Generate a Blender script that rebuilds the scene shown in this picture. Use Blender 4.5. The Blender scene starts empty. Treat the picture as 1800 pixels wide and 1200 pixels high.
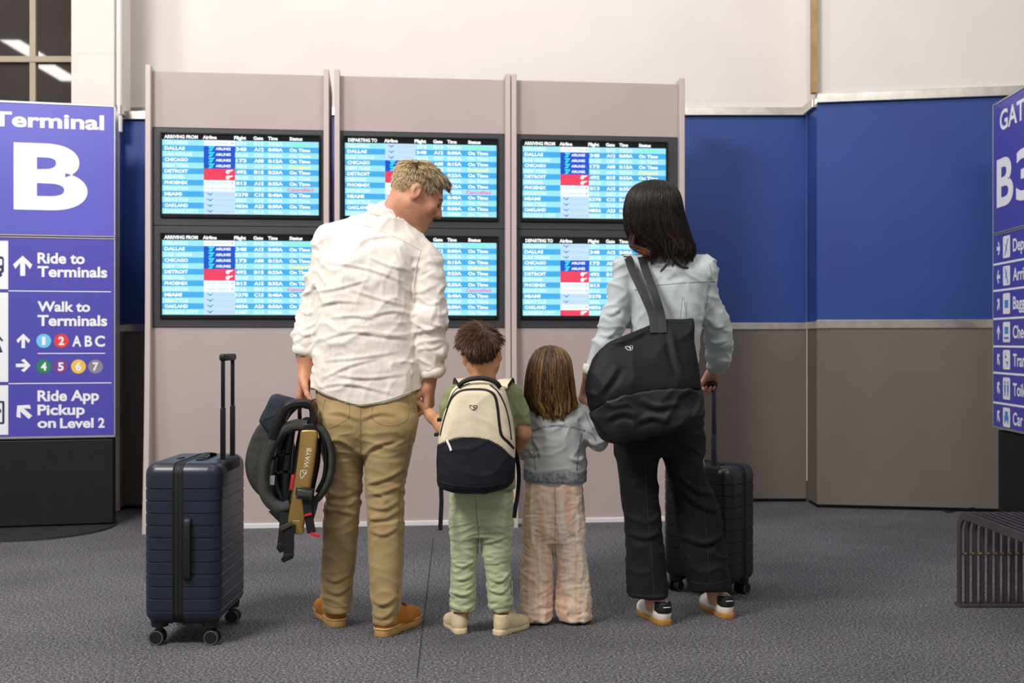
import bpy, bmesh, math, random
import numpy as np
from mathutils import Vector, Matrix, noise as mnoise
from mathutils.bvhtree import BVHTree

scene = bpy.context.scene
COL = scene.collection
random.seed(7)
rng = np.random.default_rng(7)

# ------------------------------------------------------------------ camera
F = 2000.0            # focal length in pixels of an 1800 x 1200 frame
CH = 1.10             # camera height
cam_d = bpy.data.cameras.new('camera')
cam = bpy.data.objects.new('camera', cam_d)
COL.objects.link(cam)
cam.location = (0, 0, CH)
cam.rotation_euler = (math.pi / 2, 0, 0)
cam_d.sensor_width = 36.0
cam_d.lens = F / 1800 * 36.0
cam_d.clip_end = 60
cam_d.dof.use_dof = True
cam_d.dof.focus_distance = 4.35
cam_d.dof.aperture_fstop = 3.2
scene.camera = cam

# ------------------------------------------------------------------ world, lamps, exposure
world = bpy.data.worlds.new('hall_light')
scene.world = world
world.use_nodes = True
bg = world.node_tree.nodes['Background']
bg.inputs[0].default_value = (1.0, 0.97, 0.95, 1)
bg.inputs[1].default_value = 0.30

def area(name, loc, target, sx, sy, power, col=(1, 1, 1)):
    d = bpy.data.lights.new(name, 'AREA')
    d.shape = 'RECTANGLE'; d.size = sx; d.size_y = sy
    d.energy = power; d.color = col
    o = bpy.data.objects.new(name, d); COL.objects.link(o)
    o.location = loc
    o.rotation_euler = (Vector(target) - Vector(loc)).to_track_quat('-Z', 'Y').to_euler()
    return o
# rows of ceiling luminaires of the hall
area('ceiling_light', (-2.9, 1.4, 4.6), (-1.0, 4.8, 0.9), 1.6, 0.9, 240, (1, 0.965, 0.93))
area('ceiling_light', (1.8, 1.2, 5.0), (0.6, 5.0, 1.0), 2.0, 0.8, 60, (1, 0.965, 0.93))
area('ceiling_light', (-4.0, 4.5, 5.5), (-0.6, 7.1, 1.5), 0.5, 1.8, 56, (1, 0.97, 0.94))
area('ceiling_light', (0.2, 4.6, 5.6), (0.2, 7.8, 3.0), 3.0, 0.5, 62, (1, 0.97, 0.94))
area('ceiling_light', (-6.6, -1.45, 5.0), (-6.6, -1.45, 0), 0.30, 1.0, 16, (1, 0.97, 0.94))
area('ceiling_light', (-7.5, -2.4, 5.6), (-7.5, -2.4, 0), 0.30, 1.0, 16, (1, 0.97, 0.94))

vs = scene.view_settings
vs.view_transform = 'Standard'
vs.look = 'None'
vs.exposure = 0.22
vs.gamma = 1.0
vs.use_curve_mapping = False

# ------------------------------------------------------------------ helpers: pixels to metres
def W(px, py, Z):
    return Vector(((px - 900) * Z / F, Z, CH - (py - 600) * Z / F))
def ZF(py):                      # depth of a floor point seen at row py
    return F * CH / (py - 600)

# ------------------------------------------------------------------ helpers: colour and materials
def L(c):
    if isinstance(c, str):
        c = tuple(int(c[i:i + 2], 16) for i in (0, 2, 4))
    out = []
    for v in c[:3]:
        v = v / 255.0
        out.append(v / 12.92 if v <= 0.04045 else ((v + 0.055) / 1.055) ** 2.4)
    return (out[0], out[1], out[2], 1.0)

def newmat(name):
    m = bpy.data.materials.new(name); m.use_nodes = True
    nt = m.node_tree
    return m, nt, nt.nodes['Principled BSDF']

def mat(name, col, rough=0.5, metal=0.0, spec=0.5, var=None, bump=None, coat=0.0, sheen=0.0, emit=None, stretch=None):
    """procedural material: var=(scale, amount), bump=(scale, strength, distance)"""
    m, nt, b = newmat(name)
    N, K = nt.nodes, nt.links
    b.inputs['Base Color'].default_value = L(col)
    b.inputs['Roughness'].default_value = rough
    b.inputs['Metallic'].default_value = metal
    b.inputs['Specular IOR Level'].default_value = spec
    b.inputs['Coat Weight'].default_value = coat
    b.inputs['Sheen Weight'].default_value = sheen
    tc = N.new('ShaderNodeTexCoord')
    src = tc.outputs['Object']
    if stretch:
        mp = N.new('ShaderNodeMapping'); mp.inputs['Scale'].default_value = stretch
        K.new(src, mp.inputs['Vector']); src = mp.outputs['Vector']
    if var:
        n = N.new('ShaderNodeTexNoise'); n.inputs['Scale'].default_value = var[0]
        n.inputs['Detail'].default_value = 5
        K.new(src, n.inputs['Vector'])
        r = N.new('ShaderNodeMapRange')
        r.inputs['From Min'].default_value = 0.3; r.inputs['From Max'].default_value = 0.7
        r.inputs['To Min'].default_value = 1 - var[1]; r.inputs['To Max'].default_value = 1 + var[1]
        K.new(n.outputs['Fac'], r.inputs['Value'])
        mx = N.new('ShaderNodeVectorMath'); mx.operation = 'SCALE'
        mx.inputs[0].default_value = L(col)[:3]
        K.new(r.outputs['Result'], mx.inputs['Scale'])
        K.new(mx.outputs['Vector'], b.inputs['Base Color'])
    if bump:
        n2 = N.new('ShaderNodeTexNoise'); n2.inputs['Scale'].default_value = bump[0]
        n2.inputs['Detail'].default_value = 4
        K.new(src, n2.inputs['Vector'])
        bp = N.new('ShaderNodeBump'); bp.inputs['Strength'].default_value = bump[1]
        bp.inputs['Distance'].default_value = bump[2]
        K.new(n2.outputs['Fac'], bp.inputs['Height'])
        K.new(bp.outputs['Normal'], b.inputs['Normal'])
    if emit:
        b.inputs['Emission Color'].default_value = L(emit[0])
        b.inputs['Emission Strength'].default_value = emit[1]
    return m

def mix_mat(name, c1, c2, scale, lo=0.4, hi=0.6, rough=0.8, stretch=None, bump=None, detail=4, c3=None, sheen=0.0, spec=0.3, distort=0.0):
    """two colours mixed by noise"""
    m, nt, b = newmat(name)
    N, K = nt.nodes, nt.links
    tc = N.new('ShaderNodeTexCoord'); src = tc.outputs['Object']
    if stretch:
        mp = N.new('ShaderNodeMapping'); mp.inputs['Scale'].default_value = stretch
        K.new(src, mp.inputs['Vector']); src = mp.outputs['Vector']
    n = N.new('ShaderNodeTexNoise'); n.inputs['Scale'].default_value = scale
    n.inputs['Detail'].default_value = detail; n.inputs['Distortion'].default_value = distort
    K.new(src, n.inputs['Vector'])
    r = N.new('ShaderNodeValToRGB')
    e = r.color_ramp.elements
    e[0].position = lo; e[0].color = L(c1); e[1].position = hi; e[1].color = L(c2)
    if c3:
        x = e.new((lo + hi) / 2); x.color = L(c3)
    K.new(n.outputs['Fac'], r.inputs['Fac'])
    K.new(r.outputs['Color'], b.inputs['Base Color'])
    b.inputs['Roughness'].default_value = rough
    b.inputs['Specular IOR Level'].default_value = spec
    b.inputs['Sheen Weight'].default_value = sheen
    if bump:
        n2 = N.new('ShaderNodeTexNoise'); n2.inputs['Scale'].default_value = bump[0]
        n2.inputs['Detail'].default_value = 5
        K.new(src, n2.inputs['Vector'])
        bp = N.new('ShaderNodeBump'); bp.inputs['Strength'].default_value = bump[1]
        bp.inputs['Distance'].default_value = bump[2]
        K.new(n2.outputs['Fac'], bp.inputs['Height'])
        K.new(bp.outputs['Normal'], b.inputs['Normal'])
    return m

# ------------------------------------------------------------------ helpers: objects
WM = {}                     # world matrix of each root
def thing(name, label, cat, loc=(0, 0, 0), rz=0.0, group=None, rot=None):
    o = bpy.data.objects.new(name, None); COL.objects.link(o)
    o.empty_display_size = 0.1
    o.location = loc
    o.rotation_euler = rot if rot else (0, 0, rz)
    o['label'] = label; o['category'] = cat
    if group: o['group'] = group
    WM[o] = Matrix.Translation(Vector(loc)) @ o.rotation_euler.to_matrix().to_4x4()
    return o

def rootof(o):
    while o.parent: o = o.parent
    return o

def mk(name, verts, faces, mats, parent=None, smooth=True, matidx=None, world=False, loc=None, angle=None):
    """one mesh object. world=True: vertices are world positions, put into the root's frame"""
    v = np.asarray(verts, dtype=float).reshape(-1, 3)
    if parent is not None and world:
        M = np.array(WM[rootof(parent)].inverted())
        v = v @ M[:3, :3].T + M[:3, 3]
    if parent is None and loc is not None:
        v = v - np.array(loc)
    me = bpy.data.meshes.new(name)
    if isinstance(faces, np.ndarray) and faces.ndim == 2:
        nf, k = faces.shape
        me.vertices.add(len(v)); me.vertices.foreach_set('co', v.astype(np.float32).ravel())
        me.loops.add(nf * k); me.loops.foreach_set('vertex_index', faces.astype(np.int32).ravel())
        me.polygons.add(nf); me.polygons.foreach_set('loop_start', np.arange(0, nf * k, k, dtype=np.int32))
        me.update(calc_edges=True)
    else:
        me.from_pydata([tuple(p) for p in v], [], [tuple(f) for f in faces])
    if not isinstance(mats, (list, tuple)): mats = [mats]
    for m in mats: me.materials.append(m)
    if matidx is not None: me.polygons.foreach_set('material_index', np.asarray(matidx, dtype=np.int32))
    me.polygons.foreach_set('use_smooth', np.full(len(me.polygons), bool(smooth)))
    if smooth and angle:
        me.set_sharp_from_angle(angle=math.radians(angle))
    me.update()
    o = bpy.data.objects.new(name, me); COL.objects.link(o)
    if parent is not None: o.parent = parent
    elif loc is not None:
        o.location = loc
    return o

def tag(o, label=None, cat=None, group=None, kind=None):
    if label: o['label'] = label
    if cat: o['category'] = cat
    if group: o['group'] = group
    if kind: o['kind'] = kind
    return o

class B:
    """collects shapes of ONE part"""
    def __init__(s): s.v = []; s.f = []; s.m = []; s.cur = 0; s.g = []
    def add(s, vs, fs):
        o = len(s.v); s.g.append((o, len(s.f)))
        s.v += [tuple(p) for p in vs]
        s.f += [tuple(i + o for i in f) for f in fs]
        s.m += [s.cur] * len(fs)
        return s
    def bm(s, b):
        b.verts.ensure_lookup_table(); b.verts.index_update()
        s.add([v.co[:] for v in b.verts], [[v.index for v in f.verts] for f in b.faces]); b.free(); return s
    def box(s, lo, hi, bev=0.0, seg=2, M=None, edges=None):
        b = bmesh.new(); bmesh.ops.create_cube(b, size=1)
        lo = Vector(lo); hi = Vector(hi)
        for v in b.verts:
            v.co = Vector(((v.co.x + .5) * (hi.x - lo.x) + lo.x, (v.co.y + .5) * (hi.y - lo.y) + lo.y, (v.co.z + .5) * (hi.z - lo.z) + lo.z))
        if bev > 0:
            es = b.edges[:]
            if edges: es = [e for e in es if abs((e.verts[0].co - e.verts[1].co).normalized()['xyz'.index(edges)]) > .9]
            bmesh.ops.bevel(b, geom=es, offset=bev, segments=seg, profile=.5, affect='EDGES', clamp_overlap=True)
        if M is not None: bmesh.ops.transform(b, matrix=M, verts=b.verts)
        return s.bm(b)
    def cyl(s, a, c, r, seg=16, r2=None, cap=True):
        a = Vector(a); c = Vector(c); r2 = r if r2 is None else r2
        d = (c - a).normalized(); t = Vector((0, 0, 1)) if abs(d.z) < .9 else Vector((1, 0, 0))
        u = d.cross(t).normalized(); w = d.cross(u)
        vs = []
        for k in range(seg):
            an = 2 * math.pi * k / seg
            q = u * math.cos(an) + w * math.sin(an)
            vs += [a + q * r, c + q * r2]
        fs = [(2 * k, 2 * ((k + 1) % seg), 2 * ((k + 1) % seg) + 1, 2 * k + 1) for k in range(seg)]
        if cap:
            fs.append(tuple(2 * k for k in range(seg))[::-1]); fs.append(tuple(2 * k + 1 for k in range(seg)))
        return s.add(vs, fs)
    def tube(s, pts, ru, rw=None, seg=8, up=(0, 0, 1), closed=False, sq=2.0, cap=True):
        """sweep a superellipse section (ru along side, rw along up') along pts; radii may be lists"""
        P = [Vector(p) for p in pts]; n = len(P)
        ru = list(ru) if hasattr(ru, '__len__') else [ru] * n
        rw = ru if rw is None else (list(rw) if hasattr(rw, '__len__') else [rw] * n)
        vs = []
        side = None
        for i in range(n):
            if closed: t = P[(i + 1) % n] - P[i - 1]
            else: t = P[min(i + 1, n - 1)] - P[max(i - 1, 0)]
            t.normalize()
            upv = Vector(up[i]) if hasattr(up[0], '__len__') else Vector(up)
            sd = t.cross(upv)
            if sd.length < 1e-3: sd = side or t.orthogonal()
            sd.normalize(); side = sd
            w = sd.cross(t).normalized()
            for k in range(seg):
                an = 2 * math.pi * (k + .5) / seg
                c_, s_ = math.cos(an), math.sin(an)
                cc = math.copysign(abs(c_) ** (2 / sq), c_); ss = math.copysign(abs(s_) ** (2 / sq), s_)
                vs.append(P[i] + sd * cc * ru[i] + w * ss * rw[i])
        fs = []
        for i in range(n if closed else n - 1):
            j = (i + 1) % n
            for k in range(seg):
                k2 = (k + 1) % seg
                fs.append((i * seg + k, i * seg + k2, j * seg + k2, j * seg + k))
        if not closed and cap:
            fs.append(tuple(range(seg))[::-1]); fs.append(tuple((n - 1) * seg + k for k in range(seg)))
        return s.add(vs, fs)
    def prism(s, poly, M, d0, d1, bev=0.0, seg=2):
        """2D polygon (x,y) extruded along local z d0..d1, then transformed by M"""
        b = bmesh.new()
        vs = [b.verts.new((p[0], p[1], d0)) for p in poly]
        f = b.faces.new(vs)
        r = bmesh.ops.extrude_face_region(b, geom=[f])
        bmesh.ops.translate(b, vec=(0, 0, d1 - d0), verts=[g for g in r['geom'] if isinstance(g, bmesh.types.BMVert)])
        if bev > 0:
            es = [e for e in b.edges if abs(e.verts[0].co.z - e.verts[1].co.z) < 1e-6]
            bmesh.ops.bevel(b, geom=es, offset=bev, segments=seg, profile=.5, affect='EDGES')
        bmesh.ops.recalc_face_normals(b, faces=b.faces[:])
        if M is not None: bmesh.ops.transform(b, matrix=M, verts=b.verts)
        return s.bm(b)
    def quad(s, a, b_, c, d): return s.add([a, b_, c, d], [(0, 1, 2, 3)])
    def objs(s, name, m, parent):
        """one object for each shape that was added"""
        out = []
        for i, (v0, f0) in enumerate(s.g):
            v1, f1 = s.g[i + 1] if i + 1 < len(s.g) else (len(s.v), len(s.f))
            out.append(mk(name, s.v[v0:v1], [tuple(k - v0 for k in f) for f in s.f[f0:f1]], m, parent, False))
        return out
    def obj(s, name, m, parent=None, smooth=True, world=False, loc=None, angle=40):
        return mk(name, s.v, s.f, m, parent, smooth, s.m if len(set(s.m)) > 1 else None, world, loc, angle)

def smooth_path(pts, n=8, closed=False):
    """Catmull-Rom through the points"""
    P = [Vector(p) for p in pts]; out = []
    m = len(P)
    rngi = range(m if closed else m - 1)
    for i in rngi:
        if closed: a, b, c, d = P[i - 1], P[i], P[(i + 1) % m], P[(i + 2) % m]
        else:
            b, c = P[i], P[i + 1]
            a = P[i - 1] if i > 0 else b * 2 - c
            d = P[i + 2] if i + 2 < m else c * 2 - b
        for k in range(n):
            t = k / n
            out.append(0.5 * ((2 * b) + (-a + c) * t + (2 * a - 5 * b + 4 * c - d) * t * t + (-a + 3 * b - 3 * c + d) * t ** 3))
    if not closed: out.append(P[-1])
    return out

# ------------------------------------------------------------------ helpers: lettering
_tc = {}
def text_geo(s, bold=0.0, res=3):
    key = (s, bold, res)
    if key in _tc: return _tc[key]
    cu = bpy.data.curves.new('t', 'FONT'); cu.body = s; cu.size = 1.0
    cu.offset = bold; cu.resolution_u = res; cu.fill_mode = 'FRONT'
    o = bpy.data.objects.new('t', cu); COL.objects.link(o)
    dg = bpy.context.evaluated_depsgraph_get(); dg.update()
    me = o.evaluated_get(dg).to_mesh()
    v = np.array([x.co[:2] for x in me.vertices]).reshape(-1, 2)
    f = [tuple(p.vertices) for p in me.polygons]
    o.evaluated_get(dg).to_mesh_clear()
    bpy.data.objects.remove(o); bpy.data.curves.remove(cu)
    _tc[key] = (v, f)
    return _tc[key]

class Flat:
    """a flat face in the world: origin O, right R, up U, outward normal N"""
    def __init__(s, O, R, U=(0, 0, 1)):
        s.O = Vector(O); s.R = Vector(R).normalized(); s.U = Vector(U).normalized()
        s.N = s.R.cross(s.U).normalized()
    def uv(s, px, py):
        d = Vector(((px - 900) / F, 1, -(py - 600) / F)); c = Vector((0, 0, CH))
        t = (s.O - c).dot(s.N) / d.dot(s.N)
        p = c + d * t - s.O
        return p.dot(s.R), p.dot(s.U)
    def P(s, u, v, h=0.0): return s.O + s.R * u + s.U * v + s.N * h
    def text(s, b, st, u0, v0, u1, v1, h=0.002, bold=0.03, cap=0.0, res=8, wref=None):
        """letters of st fitted into the box; height taken from capital letters"""
        V, f = text_geo(st, bold, res)
        Vr = V if wref is None else text_geo(wref, bold, res)[0]
        Vh = text_geo('H', bold, res)[0]
        x0, x1 = Vr[:, 0].min(), Vr[:, 0].max(); y0, y1 = Vh[:, 1].min(), Vh[:, 1].max()
        X = (V[:, 0] - x0) / (x1 - x0) * (u1 - u0) + u0
        Y = (V[:, 1] - y0) / (y1 - y0) * (v1 - v0) + v0
        b.add([s.P(a, c, h) for a, c in zip(X, Y)], f)
    def poly(s, b, pts, h=0.002): b.add([s.P(u, v, h) for u, v in pts], [tuple(range(len(pts)))])
    def rect(s, b, u0, v0, u1, v1, h=0.002): s.poly(b, [(u0, v0), (u1, v0), (u1, v1), (u0, v1)], h)
    def disc(s, b, u, v, r, h=0.002, n=32): s.poly(b, [(u + r * math.cos(2 * math.pi * k / n), v + r * math.sin(2 * math.pi * k / n)) for k in range(n)], h)
    def rrect(s, b, u0, v0, u1, v1, r, h=0.002, n=5):
        pts = []
        for cx, cy, a0 in ((u1 - r, v0 + r, -90), (u1 - r, v1 - r, 0), (u0 + r, v1 - r, 90), (u0 + r, v0 + r, 180)):
            for k in range(n + 1):
                a = math.radians(a0 + 90 * k / n); pts.append((cx + r * math.cos(a), cy + r * math.sin(a)))
        s.poly(b, pts, h)
    def arrow(s, b, cu, cv, w, hgt, ang, h=0.002):
        """arrow of unit shape pointing up, turned by ang degrees"""
        t = .17
        raw = [(-t / 1.3, -.5), (t / 1.3, -.5), (t / 1.3, .14), (.38, -.16), (.5, .06), (0, .5), (-.5, .06), (-.38, -.16), (-t / 1.3, .14)]
        a = math.radians(ang); pts = []
        for x, y in raw:
            x2, y2 = x * math.cos(a) - y * math.sin(a), x * math.sin(a) + y * math.cos(a)
            pts.append((cu + x2 * w, cv + y2 * hgt))
        P3 = [s.P(u, v, h) for u, v in pts]
        b.add(P3, [(0, 1, 2, 8), (2, 3, 4, 5), (2, 5, 8), (8, 5, 6, 7)])
# ================================================================== the hall: floor, walls, window
def carpet():
    m, nt, b = newmat('grey_carpet'); N, K = nt.nodes, nt.links
    tc = N.new('ShaderNodeTexCoord')
    n1 = N.new('ShaderNodeTexNoise'); n1.inputs['Scale'].default_value = 105; n1.inputs['Detail'].default_value = 3; n1.inputs['Roughness'].default_value = .7
    K.new(tc.outputs['Object'], n1.inputs['Vector'])
    r1 = N.new('ShaderNodeValToRGB'); e = r1.color_ramp.elements
    e[0].position = .33; e[0].color = L((48, 48, 52)); e[1].position = .7; e[1].color = L((156, 153, 158))
    x = e.new(.5); x.color = L((89, 88, 92))
    K.new(n1.outputs['Fac'], r1.inputs['Fac'])
    n2 = N.new('ShaderNodeTexNoise'); n2.inputs['Scale'].default_value = 1.3; n2.inputs['Detail'].default_value = 6
    K.new(tc.outputs['Object'], n2.inputs['Vector'])
    mr = N.new('ShaderNodeMapRange'); mr.inputs['To Min'].default_value = .82; mr.inputs['To Max'].default_value = 1.18
    mr.inputs['From Min'].default_value = .3; mr.inputs['From Max'].default_value = .7
    K.new(n2.outputs['Fac'], mr.inputs['Value'])
    sc = N.new('ShaderNodeVectorMath'); sc.operation = 'SCALE'
    K.new(r1.outputs['Color'], sc.inputs[0]); K.new(mr.outputs['Result'], sc.inputs['Scale'])
    K.new(sc.outputs['Vector'], b.inputs['Base Color'])
    b.inputs['Roughness'].default_value = .95; b.inputs['Specular IOR Level'].default_value = .1
    bp = N.new('ShaderNodeBump'); bp.inputs['Strength'].default_value = .6; bp.inputs['Distance'].default_value = .004
    K.new(n1.outputs['Fac'], bp.inputs['Height']); K.new(bp.outputs['Normal'], b.inputs['Normal'])
    return m
M_CARPET = carpet()
M_SEAM = mat('carpet_seam', (62, 62, 66), .95, spec=.05)
M_PLASTER = mat('white_plaster', (228, 222, 218), .85, spec=.2, var=(3, .02), bump=(60, .08, .002))
M_PLASTER2 = mat('concrete_paint', (226, 219, 212), .85, spec=.2, var=(9, .03), bump=(35, .3, .004))
M_BLUE = mat('blue_wall_panel', (42, 72, 142), .5, spec=.4, var=(2.2, .06), bump=(4, .03, .01))
M_TAUPE = mat('taupe_wall_panel', (116, 106, 99), .6, spec=.3, var=(2.5, .05), bump=(150, .05, .001))
M_STEEL = mat('brushed_steel_trim', (205, 200, 192), .28, metal=.85, var=(14, .12), bump=(30, .05, .002))
M_TANMETAL = mat('tan_window_frame', (176, 160, 140), .5, spec=.4, var=(8, .05))
M_TANSTRIP = mat('tan_corner_strip', (176, 146, 96), .6, var=(12, .15))
M_PANE = mat('dark_window_glass', (62, 55, 51), .02, spec=.6, var=(1.5, .12))
M_DARKGAP = mat('shadow_gap', (24, 23, 23), .9, spec=.1)

fl = B().quad((-6, -1.5, 0), (6, -1.5, 0), (6, 9, 0), (-6, 9, 0)).obj('floor', M_CARPET, smooth=False)
tag(fl, kind='structure', label='dark grey speckled loop carpet')
for pa, pb in (((762, 945), (733, 1190)),):
    A = W(pa[0], pa[1], ZF(pa[1])); C_ = W(pb[0], pb[1], ZF(pb[1]))
    B().add([(A.x - .0025, A.y, .0008), (A.x + .0025, A.y, .0008), (C_.x + .0025, C_.y, .0008), (C_.x - .0025, C_.y, .0008)], [(0, 1, 2, 3)]).obj('carpet_seam', M_SEAM, fl, smooth=False)

def wall(name, p0, p1, zr0, zr1, zt0, zt1, ztop=4.3, upper=M_PLASTER, up_off=0.0, th=.08, label=None, gap=True):
    """wall between two plan points: taupe dado, steel rail, blue panel, steel cap, plaster above. p0 -> p1 with the room on the right-hand side looking down the normal"""
    p0 = Vector((p0[0], p0[1], 0)); p1 = Vector((p1[0], p1[1], 0)); R = (p1 - p0).normalized(); ln = (p1 - p0).length
    M = Matrix.Translation(p0) @ Matrix(((R.x, -R.y, 0, 0), (R.y, R.x, 0, 0), (0, 0, 1, 0), (0, 0, 0, 1)))
    # local: x along, y into the wall
    w = B().box((0, up_off, zt1 - .02), (ln, up_off + th, ztop), M=M).obj(name, upper, smooth=False)
    tag(w, kind='structure', label=label)
    B().box((0, .004, .022), (ln, th, zr0), .002, 1, M=M).obj('dado_panel', M_TAUPE, w, smooth=False)
    B().box((0, .014, 0), (ln, th, .022), M=M).obj('base_gap', M_DARKGAP, w, smooth=False)
    B().box((0, -.006, zr0), (ln, th, zr1), .003, 2, M=M).obj('steel_rail', M_STEEL, w, smooth=False)
    B().box((0, 0, zr1), (ln, th, zt0), .002, 1, M=M).obj('blue_panel', M_BLUE, w, smooth=False)
    B().box((0, -.03, zt0), (ln, th, zt1), .003, 2, M=M).obj('steel_cap', M_STEEL, w, smooth=False)
    return w
wall('wall_back', (-2.9, 7.8), (2.02, 7.8), 1.182, 1.229, 2.645, 2.70, label='plaster wall above blue panel, steel rail and taupe dado behind the display kiosks')
wall('wall_right', (2.018, 7.53), (4.4, 7.08), 1.186, 1.243, 2.674, 2.735, label='projecting wall of blue panel over taupe dado beside the gate sign')
wall('wall_right_return', (2.02, 7.80), (2.018, 7.535), 1.184, 1.236, 2.65, 2.71, label='narrow return of the projecting blue and taupe wall')
wall('wall_left', (-2.56, 7.48), (-2.05, 7.48), 1.164, 1.214, 2.555, 2.61, ztop=2.611, label='narrow wall of blue panel and taupe dado beside the terminal sign')
wall('wall_left_pier', (-2.80, 7.40), (-2.545, 7.40), 1.16, 1.21, 2.53, 2.585, ztop=2.586, up_off=.0, label='edge of blue and taupe pier behind the terminal sign')
t = B().box((2.018 - .015, 7.47, 2.735), (2.018 + .018, 7.53, 4.3)).obj('trim_1', M_TANSTRIP, smooth=False); tag(t, kind='structure', label='tan strip up the wall corner')
t.location.x = -.03
# pillar and pipe on the left
pl = B().box((-2.83, 7.30, 0), (-2.553, 7.62, 4.3), .006, 2).obj('wall_left_pillar', M_PLASTER2, smooth=False); tag(pl, kind='structure', label='painted concrete pillar between window and wall')
for z in (2.95, 3.9): B().box((-2.8305, 7.2990, z), (-2.5525, 7.31, z + .004)).obj('joint', M_PLASTER, pl, smooth=False)
t = B().cyl((-2.53, 7.33, 2.45), (-2.53, 7.33, 4.3), .019, 16).obj('trim_2', M_PLASTER); tag(t, kind='structure', label='white pipe running up beside the pillar')
B().cyl((-2.53, 7.33, 2.56), (-2.53, 7.33, 2.62), .026, 16).obj('pipe_collar', M_STEEL, t)
# upper window left
wn = B()
X0, X1 = -4.6, -2.83
for x in (-3.98, -3.17): wn.box((x - .02, 7.52, 1.2), (x + .02, 7.58, 4.3), .002, 1)
for z in (1.6, 2.965, 4.2): wn.box((X0, 7.515, z - .02), (X1, 7.585, z + .02), .002, 1)
wn = wn.obj('window_1', M_TANMETAL, smooth=False); tag(wn, kind='structure', label='dark window with tan mullions above the terminal sign')
xs = [X0, -4.0, -3.15, X1]; xs = [(X0, -4.0), (-3.96, -3.19), (-3.15, X1)]
for a, b_ in xs:
    for z0, z1 in ((1.62, 2.945), (2.985, 4.18)):
        B().box((a, 7.545, z0), (b_, 7.555, z1)).obj('pane', M_PANE, wn, smooth=False)
t = B().box((X0, 7.6, 0), (X1, 7.66, 4.3)).obj('wall_left_outer', M_TAUPE, smooth=False); tag(t, kind='structure')
# cable lying on the floor by the right wall
M_CABLE = mat('black_cable', (22, 22, 23), .6)
cb = [W(1655, 885, ZF(893)), W(1665, 893, ZF(901)), W(1690, 893, ZF(898)), W(1712, 886, ZF(905)), W(1722, 890, ZF(902)), W(1760, 905, ZF(905))]
pts = [(p.x, p.y, .006) for p in cb]; pts[3] = (pts[3][0], pts[3][1], .045)
o = B().tube(smooth_path(pts, 8), .005, seg=6).obj('floor_cable', M_CABLE, world=True)
tag(o, 'thin black cable lying on the carpet by the taupe wall', 'cable')
# ================================================================== flight information kiosks and monitors
M_KIOSK = mat('mauve_grey_laminate', (178, 162, 159), .55, spec=.35, var=(3, .03), bump=(220, .06, .0008))
M_KEDGE = mat('pale_fin_edge', (196, 180, 176), .45, spec=.4)
M_SURR = mat('charcoal_surround', (58, 58, 63), .5, spec=.4, var=(40, .06))
M_BEZEL = mat('black_bezel', (8, 8, 9), .18, spec=.6, var=(5, .2))
M_BASE = mat('silver_base_trim', (222, 218, 220), .45, spec=.5, var=(20, .03))
def screen_mat(name, col, e=1.0):
    m = mat(name, (8, 8, 10), .12, spec=.5, emit=(col, e), var=(3, .1))
    return m
SC = {k: screen_mat('screen_' + k, c, e) for k, c, e in (
    ('pale', (160, 232, 250), .90), ('sky', (72, 180, 242), .84), ('header', (12, 14, 18), .3), ('navy', (28, 88, 210), .82), ('red', (246, 70, 100), .85),
    ('white', (238, 248, 252), .95), ('ice', (196, 226, 250), .9), ('lettering', (250, 255, 255), 1.0), ('faint', (214, 246, 254), 1.0),
    ('green', (128, 250, 196), .95), ('yellow', (240, 250, 170), .95), ('pink', (250, 110, 180), .9), ('cyan', (60, 220, 240), .95), ('wing', (86, 148, 220), .85), ('greytext', (186, 202, 216), .8), ('darkgrey', (120, 130, 140), .7))}

KA = math.atan(.108)                     # the row of kiosks stands a little askew
KR = Vector((math.cos(KA), math.sin(KA), 0)); KN = Vector((math.sin(KA), -math.cos(KA), 0))
def kpoint(px):                          # plan point of the kiosk line under a column of the photograph
    k = (px - 900) / F; X = 6.859 * k / (1 - .108 * k)
    return Vector((X, 6.859 + .108 * X, 0))
CITY = ['ORLANDO', 'DALLAS', 'LAS VEGAS', 'CHICAGO', 'NEW YORK', 'DETROIT', 'DENVER', 'PHOENIX', 'HOUSTON', 'MIAMI', 'SEATTLE', 'OAKLAND', 'KANSAS CITY']
FLT = ['274', '348', '2645', '173', '924', '492', '2045', '813', '316', '5378', '835', '4836', '2987']
GATE = ['B12', 'A12', 'C07', 'A08', 'A19', 'B15', 'C02', 'A15', 'B01', 'C15', 'C16', 'A23', 'B13']
TIME = ['7:55A', '8:00A', '8:05A', '8:15A', '8:20A', '8:23A', '8:25A', '8:35A', '8:32A', '8:40A', '8:45A', '8:50A', '9:00A']
ARR = 'wzzzzrrwwffff'; DEP = 'fffzzrrwwffwr'
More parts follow.
